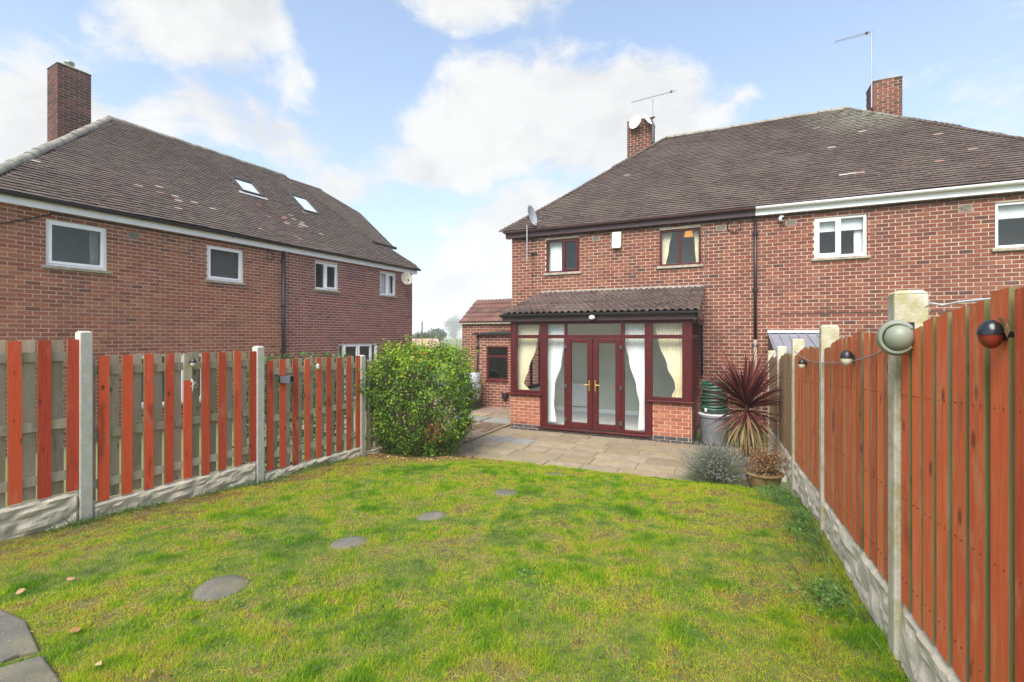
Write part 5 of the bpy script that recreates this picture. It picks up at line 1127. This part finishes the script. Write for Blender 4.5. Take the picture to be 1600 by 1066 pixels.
# ------------------------------------------------------------------ lavender, pot, dead plant
p = dist(1118, 745, 6.75); lv = tag(empty('lavender_bush', (p.x, p.y, gz(p.x, p.y))), 'silvery lavender bush with faded purple spikes at the patio corner', 'plant')
n = 3600; a = RNG.uniform(0, 6.283, n); el = RNG.uniform(.15, 1.5, n); d = np.stack([np.cos(a) * np.cos(el), np.sin(a) * np.cos(el), np.sin(el)], 1); b = d * np.array([.20, .20, .05]) * RNG.uniform(0, 1, (n, 1)) + np.array([0, 0, -.02])
L = RNG.uniform(.20, .46, n) * (.8 + .45 * np.sin(el)); tag(ribbons('foliage', b, d, L, RNG.uniform(.004, .008, n), RNG.uniform(.0, .5, n), M_LAV, np.clip(RNG.normal(.42, .2, n), 0, .85), lv), kind='stuff')
n = 520; a = RNG.uniform(0, 6.283, n); el = RNG.uniform(.45, 1.5, n); d = np.stack([np.cos(a) * np.cos(el), np.sin(a) * np.cos(el), np.sin(el)], 1); L = RNG.uniform(.42, .66, n)
tag(ribbons('flower_stems', d * .05, d, L, np.full(n, .0035), np.full(n, .12), M_LAV, RNG.uniform(.4, .8, n), lv, tip=.8), kind='stuff')
C = d * (L + .02)[:, None] - np.array([0, 0, .03]); CC = np.concatenate([C + RNG.normal(0, .007, C.shape) + d * k * .012 for k in range(-2, 3)]); tag(leaf_cloud('flower_spikes', CC, np.tile(d, (5, 1)), .018, M_LAV, RNG.uniform(.86, 1, len(CC)), lv, aspect=.8), kind='stuff')
n = 2600; Pq = unit(RNG.normal(0, 1, (n, 3))) * RNG.uniform(.5, 1, (n, 1)) * np.array([.36, .36, .40]) + np.array([0, 0, .18]); Pq = Pq[Pq[:, 2] > .0]; tag(leaf_cloud('lower_foliage', Pq, Pq, .032, M_LAV, np.clip(RNG.normal(.35, .2, len(Pq)), 0, .85), lv, aspect=.3), kind='stuff')
p = dist(1193, 750, 6.4); PZ = gz(p.x, p.y) - .01; pot = empty('plant_pot', (p.x, p.y, PZ))
bev(MB().lathe([(.001, 0), (.13, 0), (.165, .03), (.205, .13), (.222, .22), (.245, .235), (.245, .262), (.222, .265), (.21, .25), (.20, .22)], 36).build('bowl', M_CLAY, pot, True), .002); MB().lathe([(.001, .232), (.10, .235), (.203, .225)], 24).build('compost', M_SOIL, pot); tag(pot, 'round glazed brown plant pot at the foot of the cordyline', 'plant pot')
dp_ = tag(empty('withered_plant', (p.x, p.y, PZ + .232)), 'withered rusty-brown plant in the glazed pot', 'plant')
n = 1500; C = RNG.normal(0, 1, (n, 3)) * np.array([.12, .12, .11]) + np.array([.03, .02, .17]); C = C[C[:, 2] > .0]; tag(leaf_cloud('foliage', C, C, .034, M_DEAD, RNG.uniform(0, .9, len(C)), dp_), kind='stuff')
for k in range(18): a = random.uniform(0, 6.28); r = random.uniform(.05, .2); MB().tube([(.02 * math.cos(a), .02 * math.sin(a), -.02), (r * .6 * math.cos(a), r * .6 * math.sin(a), .16), (r * math.cos(a), r * math.sin(a), random.uniform(.22, .42))], [.005, .004, .002], 5).build('twig', M_TWIG, dp_)
# ------------------------------------------------------------------ tub with hose, barrel
p = onY(1112, 650, 10.42); tb = empty('plastic_tub', (p.x + .05, 10.42, 0)); bev(MB().lathe([(.001, 0), (.25, 0), (.29, .5), (.315, .52), (.315, .56), (.29, .56), (.27, .5), (.001, .48)], 32).build('tub_body', M_TUB, tb, True), .003); MB().lathe([(.001, .575), (.30, .57), (.32, .555), (.32, .566), (.30, .585), (.001, .592)], 32).build('lid', M_DISH, tb, True); tag(tb, 'grey plastic tub with a pale lid beside the sun room, under the hose', 'tub')
hs = empty('garden_hose', (p.x + .05, 10.42, .60)); N_ = 11
for k in range(N_):
    r = .225 + .02 * math.sin(k * 1.7); o = MB().tube([(r * math.cos(t) + .01 * math.sin(k * 3), r * math.sin(t), .022 + k * .056 + .014 * math.sin(t * 2 + k)) for t in [2 * math.pi * j / 26 for j in range(27)]], .031, 8, False).build('coil', M_HOSE, hs, True)
MB().tube([(.22, -.05, .1), (.3, -.18, .0), (.33, -.2, -.3), (.34, -.2, -.58)], .012, 8).build('tail', M_HOSE, hs, True); MB().tube([(-.15, -.27, .03), (-.15, -.27, .10)], [.02, .03], 10).build('nozzle', M_DISHW, hs); tag(hs, 'coiled green garden hose stacked on the grey tub', 'hose')
p = onY(742, 610, 12.35); wb = empty('water_butt', (p.x - .14, 12.35, -.03)); MB().lathe([(.001, .0), (.27, 0), (.27, .26), (.001, .26)], 28).build('stand', M_BLACK, wb)
bev(MB().lathe([(.001, .262), (.24, .265), (.29, .36), (.305, .5), (.297, .51), (.31, .53), (.315, .72), (.305, .74), (.315, .76), (.305, .95), (.27, 1.06), (.001, 1.08)], 32).build('barrel', M_BUTT, wb, True), .002); tag(wb, 'pale grey ribbed water butt on a black stand, half behind the shrub', 'water butt')
# ivy and shrub beyond the slatted fence
iv = tag(empty('ivy', FL.w((2.75, .35, .1)), FL.ang), 'straggling ivy growing up behind the far red slats of the slatted fence', 'ivy')
n = 5200; C = np.stack([RNG.uniform(-.95, 1.1, n), RNG.normal(.05, .08, n), RNG.uniform(.0, 1.0, n) ** .8 * 1.72 + .06 * np.sin(RNG.uniform(0, 6, n))], 1); C = C[RNG.random(n) < .35 + .65 * fbm(C[:, 0], C[:, 2], 3., 5)]
tag(leaf_cloud('foliage', C, np.tile([[0, -1, .4]], (len(C), 1)), .055, M_WEED, RNG.uniform(0, .9, len(C)), iv, aspect=.8), kind='stuff')
for k in range(5): MB().tube([(-.8 + k * .4, .08, -.1), (-.7 + k * .38, .06, .8), (-.75 + k * .42, .05, 1.6)], [.012, .008, .004], 6).build('stem', M_TWIG, iv)
# ------------------------------------------------------------------ grass
def grass_mat():
    t = NT('grass blades'); rv = t.rv()
    c = t.ramp(rv, [(0, (.11, .26, .016)), (.22, (.20, .39, .016)), (.45, (.35, .50, .018)), (.62, (.50, .55, .03)), (.78, (.60, .50, .09)), (.9, (.50, .34, .11)), (1, (.30, .18, .065))])
    d = t.n('ShaderNodeBsdfPrincipled', {'Base Color': c, 'Roughness': .65, 'Specular IOR Level': .12}); tl = t.n('ShaderNodeBsdfTranslucent', {'Color': c}); mx = t.n('ShaderNodeMixShader', {0: .5, 1: d.outputs[0], 2: tl.outputs[0]}); t.t.links.new(mx.outputs[0], t.out.inputs[0]); return t.m
def lawn_samples(n, u0, u1, v0, v1, dens):
    U = RNG.uniform(u0, u1, n); V_ = RNG.uniform(v0, v1, n); return U, V_
A_l = (.78 + 6.15) * (7.36 + .6); NMAX = 27000
U = RNG.uniform(-6.0, .72, int(A_l * NMAX)); V_ = RNG.uniform(-.6, 7.36, len(U))
dep = -U * math.sin(YAW) + V_ * math.cos(YAW); lat = U * math.cos(YAW) + V_ * math.sin(YAW)
infr = (dep > 1.2) & (np.abs(lat) < dep * 1.09 + .35)
want = np.where(dep < 2.7, 27000, np.where(dep < 4, 17500, np.where(dep < 6, 11500, 8000))); want = np.where(infr, want, 700)
fx0 = -5.94 + (V_ - 2.6) * .0526; ok = (RNG.random(len(U)) < want / NMAX) & (U > fx0 + .06)
for sx_, sy_, r_ in STONES: ok &= (U - sx_) ** 2 + (V_ - sy_) ** 2 > (r_ * .97) ** 2 + RNG.normal(0, .006, len(U))
hd_ = ((U - HC.x) * RT.x + (V_ - HC.y) * RT.y) ** 2 / .95 ** 2 + ((U - HC.x) * FW.x + (V_ - HC.y) * FW.y) ** 2 / .8 ** 2; ok &= ~((hd_ < 1.05) & (RNG.random(len(U)) < .93))
for o in [o for o in bpy.data.objects if o.name.startswith('paving_slab') and o.parent is None]:
    vs_ = [o.location + v_.co for v_ in o.data.vertices][:len(o.data.vertices) // 2]; inside = np.ones(len(U), bool); nn = len(vs_)
    area = sum(vs_[i].x * vs_[(i + 1) % nn].y - vs_[(i + 1) % nn].x * vs_[i].y for i in range(nn))
    for i in range(nn):
        a, b = vs_[i], vs_[(i + 1) % nn]; cr = (b.x - a.x) * (V_ - a.y) - (b.y - a.y) * (U - a.x); inside &= (cr * (1 if area > 0 else -1) > -.004)
    ok &= ~inside
edge = V_ > 7.24; ok &= ~(edge & (RNG.random(len(U)) < (V_ - 7.24) * 9))
U, V_, dep = U[ok], V_[ok], dep[ok]
big = fbm(U, V_, .75, 3); mid = fbm(U, V_, 2.6, 9); fine = fbm(U, V_, 9., 21); tuft = fbm(U, V_, 5.2, 33)
nearL = np.clip(1 - (U - (-5.94 + (V_ - 2.6) * .0526)) / 1.3, 0, 1); nearR = np.clip(1 - (.72 - U) / .9, 0, 1); nearP = np.clip((V_ - 6.2) / 1.1, 0, 1) * np.clip((-2.6 - U) / 1.5, 0, 1)
bare = np.clip((mid - .52) * 5, 0, 1) * np.clip((fine - .44) * 5, 0, 1) + .7 * np.clip((fine - .60) * 9, 0, 1)
dry = .265 + .5 * (big - .5) + 1.0 * (mid - .5) + 1.15 * (fine - .5) + .62 * nearL ** .7 + .10 * nearR + .55 * nearP
# where the grass is thin
kp = RNG.random(len(U)) > np.clip(bare * .42 + .5 * nearL ** 2 + .75 * nearP, 0, .88); U, V_, dep, dry, tuft, nearL, fine, mid = [a[kp] for a in (U, V_, dep, dry, tuft, nearL, fine, mid)]
Zg = ground_z(U, V_); n = len(U)
az = RNG.uniform(0, 6.283, n); el = np.clip(RNG.normal(1.05, .33, n), .15, 1.57); d = np.stack([np.cos(az) * np.cos(el), np.sin(az) * np.cos(el), np.sin(el)], 1)
Lb = np.clip(RNG.normal(.025, .008, n), .009, .08) * (.72 + 2.0 * np.clip(tuft - .42, 0, 1) * (1.5 - dry)) * np.where(dep > 5, 1.15, 1.0)
wb_ = np.where(dep < 2.7, .0030, np.where(dep < 4, .0042, np.where(dep < 6, .0062, .0085))) * RNG.uniform(.7, 1.3, n)
col = np.clip(dry + .16 + RNG.normal(0, .17, n), 0, 1)
base = np.stack([U, V_, Zg - .004], 1)
nr = dep < 3.3
gm = grass_mat()
lawn_o = bpy.data.objects['lawn']
g1 = ribbons('grass', base[nr], d[nr], Lb[nr], wb_[nr], RNG.uniform(.2, 1.1, nr.sum()), gm, col[nr], None, 2, tip=.2); tag(g1, 'short patchy lawn grass, yellow-green with dry brown patches, in the near half of the garden', 'grass', kind='stuff')
side = unit(np.cross(d[~nr], RNG.normal(0, 1, ((~nr).sum(), 3)))) * (wb_[~nr] / 2)[:, None]; b2_ = base[~nr]
Vt = np.stack([b2_ - side, b2_ + side, b2_ + d[~nr] * Lb[~nr][:, None]], 1).reshape(-1, 3); g2 = np_obj('grass', Vt, np.arange(len(Vt)).reshape(-1, 3), col[~nr], gm); tag(g2, 'short patchy lawn grass running up to the patio in the far half of the garden', 'grass', kind='stuff')
# cut grass and thatch lying flat
n = 26000; Ut = RNG.uniform(-5.9, .65, n); Vt_ = RNG.uniform(.6, 7.2, n); k_ = fbm(Ut, Vt_, 2.6, 9) + .35 * np.clip(1 - (Ut + 5.9) / 1.2, 0, 1) + RNG.normal(0, .05, n) > .56; Ut, Vt_ = Ut[k_], Vt_[k_]
for sx_, sy_, r_ in STONES: k_ = (Ut - sx_) ** 2 + (Vt_ - sy_) ** 2 > r_ ** 2; Ut, Vt_ = Ut[k_], Vt_[k_]
n = len(Ut); az = RNG.uniform(0, 6.283, n); dd = np.stack([np.cos(az), np.sin(az), RNG.uniform(-.05, .3, n)], 1)
th_ = ribbons('thatch', np.stack([Ut, Vt_, ground_z(Ut, Vt_) + .008], 1), dd, RNG.uniform(.02, .06, n), np.full(n, .0035), np.full(n, .4), gm, RNG.uniform(.66, 1, n), None, 2); tag(th_, 'dry brown thatch lying over the lawn', 'thatch', kind='stuff')
# clover and plantain dotted through the lawn
nc_ = 230; cu, cv_ = RNG.uniform(-5.6, .6, nc_), RNG.uniform(.9, 7.0, nc_); kk = RNG.integers(0, nc_, 5200); Lu, Lv = cu[kk] + RNG.normal(0, .05, 5200), cv_[kk] + RNG.normal(0, .05, 5200)
k_ = ~((Lu < -2.9) & (Lv < 2.2)); Lu, Lv = Lu[k_], Lv[k_]
for sx_, sy_, r_ in STONES: k_ = (Lu - sx_) ** 2 + (Lv - sy_) ** 2 > r_ ** 2; Lu, Lv = Lu[k_], Lv[k_]
cl_ = leaf_cloud('clover', np.column_stack([Lu, Lv, ground_z(Lu, Lv) + RNG.uniform(.008, .026, len(Lu))]), np.tile([[0, 0, 1.]], (len(Lu), 1)), .016, M_WEED, np.clip(RNG.normal(.35, .2, len(Lu)), 0, 1), aspect=.85, jit=.45); tag(cl_, 'small dark green clover patches dotted through the lawn', 'clover', kind='stuff')
# long weeds along the bow-topped fence
Vw = RNG.uniform(1.4, 7.6, 5200); Uw = .70 - np.abs(RNG.normal(0, .10, len(Vw))) - .12 * np.clip(Vw - 5.5, 0, 1.6) * RNG.random(len(Vw)); k_ = RNG.random(len(Vw)) < np.clip((fbm(Vw, Uw * 0, 1.6, 44) - .36) * 3.6, .05, 1) * np.clip((Vw - 1.2) / 2.2, .3, 1)
Uw, Vw = Uw[k_], Vw[k_]; n = len(Uw); az = RNG.normal(math.pi, .9, n); el = RNG.uniform(.5, 1.4, n); dd = np.stack([np.cos(az) * np.cos(el), np.sin(az) * np.cos(el), np.sin(el)], 1)
wd = ribbons('weeds', np.stack([Uw, Vw, ground_z(Uw, Vw) - .01], 1), dd, RNG.uniform(.07, .21, n), RNG.uniform(.004, .008, n), RNG.uniform(.6, 1.8, n), M_WEED, np.clip(RNG.normal(.6, .22, n), 0, 1), None, 4); tag(wd, 'long weedy grass along the foot of the bow-topped fence', 'weeds', kind='stuff')
Cw = np.stack([np.clip(.62 - np.abs(RNG.normal(0, .13, 1500)), -.2, .7), RNG.choice([3.3, 4.6, 6.0, 6.9, 7.2, 7.4], 1500) + RNG.normal(0, .15, 1500)], 1); Cz = ground_z(Cw[:, 0], Cw[:, 1]) + np.abs(RNG.normal(0, .055, 1500))
wl = leaf_cloud('broadleaf_weeds', np.column_stack([Cw, Cz]), np.tile([[-.3, -.3, 1.]], (1500, 1)), .028, M_WEED, RNG.uniform(.1, 1, 1500), aspect=.55); tag(wl, 'broad-leaved weeds under the bow-topped fence and round the pot', 'weeds', kind='stuff')
# weeds under the shrub and along the slatted fence
xs_ = RNG.uniform(-1.0, 4.2, 2600); k_ = fbm(xs_, xs_ * 0, 2.1, 71) > .5; xs_ = xs_[k_]; ys_ = -.07 - np.abs(RNG.normal(0, .07, len(xs_))); Wp = np.array([list(FL.w((a, b, 0))) for a, b in zip(xs_, ys_)]); az = RNG.uniform(0, 6.283, len(xs_)); el = RNG.uniform(.4, 1.4, len(xs_)); dd = np.stack([np.cos(az) * np.cos(el), np.sin(az) * np.cos(el), np.sin(el)], 1); Wp[:, 2] = ground_z(Wp[:, 0], Wp[:, 1]) - .01
w2 = ribbons('weeds', Wp, dd, RNG.uniform(.04, .13, len(xs_)), np.full(len(xs_), .006), RNG.uniform(.5, 1.6, len(xs_)), M_WEED, np.clip(RNG.normal(.4, .25, len(xs_)), 0, 1), None, 3); tag(w2, 'straggly weeds along the stone boards of the slatted fence', 'weeds', kind='stuff')
nn = 900; a = RNG.uniform(0, 6.283, nn); r = RNG.uniform(.5, 1.0, nn) ** .6; Pl = np.stack([HC.x + r * np.cos(a) * 1.05, HC.y + r * np.sin(a) * 1.0], 1); zz = ground_z(Pl[:, 0], Pl[:, 1]) + .012
lt = leaf_cloud('leaf_litter', np.column_stack([Pl, zz]), np.tile([[0, 0, 1.]], (nn, 1)), .045, M_DEAD, RNG.uniform(0, 1, nn), aspect=.6, jit=.35); tag(lt, 'brown leaf litter on the ground round the clipped shrub', 'leaf litter', kind='stuff')
# single fallen leaves
def leaf_obj(size):
    mb = MB(); n = 6; out = [(0, -.5), (.28, -.25), (.40, .05), (.22, .32), (0, .55), (-.24, .30), (-.38, .02), (-.26, -.28)]
    mb.v = [(0, 0, .0)] + [(x * size, y * size, size * (.16 * abs(x) * 2 + .10 * math.sin(y * 6))) for x, y in out]; mb.f = [(0, i + 1, (i + 1) % 8 + 1) for i in range(8)]; mb.r = [0] * 8
    return mb.mesh('fallen_leaf', True)
for px, py, s_, cv, lab in ((32, 931, .075, .8, 'tan fallen leaf lying on the grass above the paving corner'), (110, 911, .075, .9, 'pinkish fallen leaf on the dry grass near the nearest fence post'), (118, 993, .075, .5, 'curled rust-brown fallen leaf on the grass beside the paving slabs'),
                            (153, 1047, .06, .95, 'small cream fallen leaf at the lower lawn edge by the slabs'), (236, 1059, .06, .85, 'pale tan fallen leaf at the very bottom of the lawn'), (513, 738, .12, .6, 'orange fallen leaf on bare ground in front of the slatted fence'), (388, 774, .09, .4, 'rust fallen leaf on the lawn near the middle concrete post'),
                            (1228, 772, .14, .98, 'large pale leaf among the weeds by the pot'), (300, 953, .05, .3, 'small brown fallen leaf just below the largest stepping stone'), (256, 829, .06, .2, 'dark brown fallen leaf on dry grass near the red slats')):
    p = ground_hit(px, py); m = leaf_obj(s_ * .75); m.materials.append(M_DEAD); o = inst(m, 'fallen_leaf', None, (p.x, p.y, p.z + .028), (random.uniform(-.3, .3), random.uniform(-.3, .3), random.uniform(0, 6)), cv); tag(o, lab, 'leaf', 'fallen leaves')
p = onX(1572, 514, .72); m = leaf_obj(.07); m.materials.append(M_DEAD); o = inst(m, 'fallen_leaf', None, (.715, p.y, p.z), (R(70), R(20), R(60)), .75); tag(o, 'orange dead leaf caught behind the big black solar light', 'leaf', 'fallen leaves')

# ------------------------------------------------------------------ the distance
def tree(name, label, base, hgt, cr, mat, n, leaf, squash=1.0, group=None, trunk=.3, cz=.62):
    root = tag(empty(name, base), label, 'tree', group); k = 26; cs = unit(RNG.normal(0, 1, (k, 3))) * RNG.uniform(.35, .8, (k, 1)); idx = RNG.integers(0, k, n); P = cs[idx] + unit(RNG.normal(0, 1, (n, 3))) * (RNG.uniform(0, 1, (n, 1)) ** .4) * .36
    P = P * np.array([cr, cr, cr * squash]) + np.array([0, 0, hgt * cz]); P = P[P[:, 2] > hgt * .05]
    tag(leaf_cloud('crown', P, P - np.array([0, 0, hgt * cz]), leaf, mat, RNG.uniform(0, 1, len(P)), root, aspect=.7), kind='stuff'); MB().tube([(0, 0, 0), (0, 0, hgt * .4), (cr * .1, 0, hgt * .7)], [trunk, trunk * .7, trunk * .3], 8).build('trunk', M_BARK, root)
    return root
G0 = -.3
p = dist(652, 528, 62); tree('garden_tree', 'small green tree at the corner of the neighbouring house, left of the street lamp', (p.x, p.y, -1.0), 3.9, 1.6, M_TREE, 2600, .2, 1.0, 'garden trees in the distance')
p = dist(668, 528, 66); tree('garden_tree', 'small bushy green tree just right of the street lamp', (p.x, p.y, -1.0), 3.7, 1.5, M_TREE, 2400, .2, 1.0, 'garden trees in the distance')
p = dist(682, 532, 130); tree('garden_tree', 'hazy tree low on the horizon between the street lamp and the tall trees', (p.x, p.y, -1.5), 6.0, 3.0, M_FARTREE, 1500, .5, .8, 'garden trees in the distance')
p = dist(712, 530, 500); tree('tall_tree', 'tall hazy round-headed tree on the horizon', (p.x, p.y, -3), 28, 14.5, M_FARTREE, 6000, .9, .75, 'tall hazy trees on the horizon', .6, .60)
p = dist(708, 530, 460); tree('tall_tree', 'narrow darker hazy tree in front of the round-headed one', (p.x, p.y, -3), 18, 5.2, M_FARTREE, 3000, .7, 1.7, 'tall hazy trees on the horizon', .5, .5)
p = dist(738, 530, 500); tree('tall_tree', 'tall hazy tree touching the outbuilding roof', (p.x, p.y, -3), 25, 11.5, M_FARTREE, 5000, .9, .95, 'tall hazy trees on the horizon', .6, .56)
p = dist(659.5, 503, 48); sl2 = empty('street_lamp', (p.x, p.y, -.4)); hh = p.z + .4
MB().tube([(0, 0, 0), (0, 0, hh)], [.09, .06], 10).build('column', simple('grey steel', (.05, .05, .055), .5, .1), sl2); q = Vector((-RT.x, -RT.y, 0)); MB().hexa([tuple(Vector((0, 0, hh + z)) + q * a + Vector((FW.x, FW.y, 0)) * b) for a, b, z in ((0, -.08, -.02), (.55, -.10, -.03), (.55, .10, -.03), (0, .08, -.02), (0, -.06, .06), (.5, -.07, .05), (.5, .07, .05), (0, .06, .06))]).build('lamp_head', M_STEEL, sl2); tag(sl2, 'dark street lamp standing beyond the shrub', 'street lamp', 'street lamps')
p = dist(688.5, 528, 95); sl3 = empty('street_lamp', (p.x, p.y, -.5)); MB().tube([(0, 0, 0), (0, 0, p.z + .5)], [.09, .06], 8).build('column', M_DARK, sl3); MB().box(-.12, .12, -.1, .1, p.z + .5, p.z + .6).build('lamp_head', M_DARK, sl3); tag(sl3, 'tiny far street lamp near the hazy trees', 'street lamp', 'street lamps')
p = dist(660, 536, 40); dh = empty('distant_house', (p.x, p.y, -.4), YAW); MB().box(-1.9, 1.5, 0, 5, 0, 1.35).build('wall', M_SIDE, dh); z0_ = 1.35; zr2 = p.z + .75
rf_ = MB(); rf_.poly([(-2.1, -.2, z0_), (1.7, -.2, z0_), (.9, 2.4, zr2), (-1.6, 2.4, zr2)]); rf_.poly([(1.7, -.2, z0_), (1.7, 5.2, z0_), (.9, 2.4, zr2)]); rf_.poly([(-2.1, 5.2, z0_), (-2.1, -.2, z0_), (-1.6, 2.4, zr2)]); rf_.poly([(1.7, 5.2, z0_), (-2.1, 5.2, z0_), (-1.6, 2.4, zr2), (.9, 2.4, zr2)]); rf_.build('roof', simple('pinkish roof', (.42, .26, .21), .9, .2), dh); tag(dh, 'distant bungalow with a pinkish roof peeping over the shrub', 'house')
def hillf(i, j):
    x = -900 + 1400 * i; y = 620 + 400 * j; return (x, y, -8 + (25 * math.exp(-((i - .42) / .30) ** 2) + 4 * math.sin(i * 17) + 2 * math.sin(i * 41 + 2)) * math.sin(min(1, j * 1.3) * math.pi / 2))
tag(MB().grid(90, 14, hillf).build('hill', simple('far fields', (.10, .12, .05), .95, .3, .01), smooth=True), kind='structure')
for k, (y0, y1, lab) in enumerate(((499, 501, 'upper overhead wire beyond the neighbouring house'), (502.5, 505, 'lower overhead wire beyond the neighbouring house'))):
    a, b = dist(560, y0, 110), dist(900, y1 + 3, 120); o = MB().tube([a.lerp(b, f / 8) - Vector((0, 0, .5 * math.sin(math.pi * f / 8))) for f in range(9)], .022, 5).build('overhead_wire', M_DARK); tag(o, lab, 'wire', 'overhead wires')
HAZE = True
if HAZE:
    hz = MB().box(-2600, 2600, -900, 4100, -25, 34).build('haze', None if False else M_DARK)
    t = NT('haze air'); t.t.nodes.clear(); out = t.n('ShaderNodeOutputMaterial'); vol = t.n('ShaderNodeVolumePrincipled', {'Color': (.98, .985, 1, 1), 'Density': .0012, 'Anisotropy': -.1}); t.t.links.new(vol.outputs[0], out.inputs['Volume'])
    hz.data.materials.clear(); hz.data.materials.append(t.m); tag(hz, 'thin pale haze over the whole place', 'haze', kind='stuff')
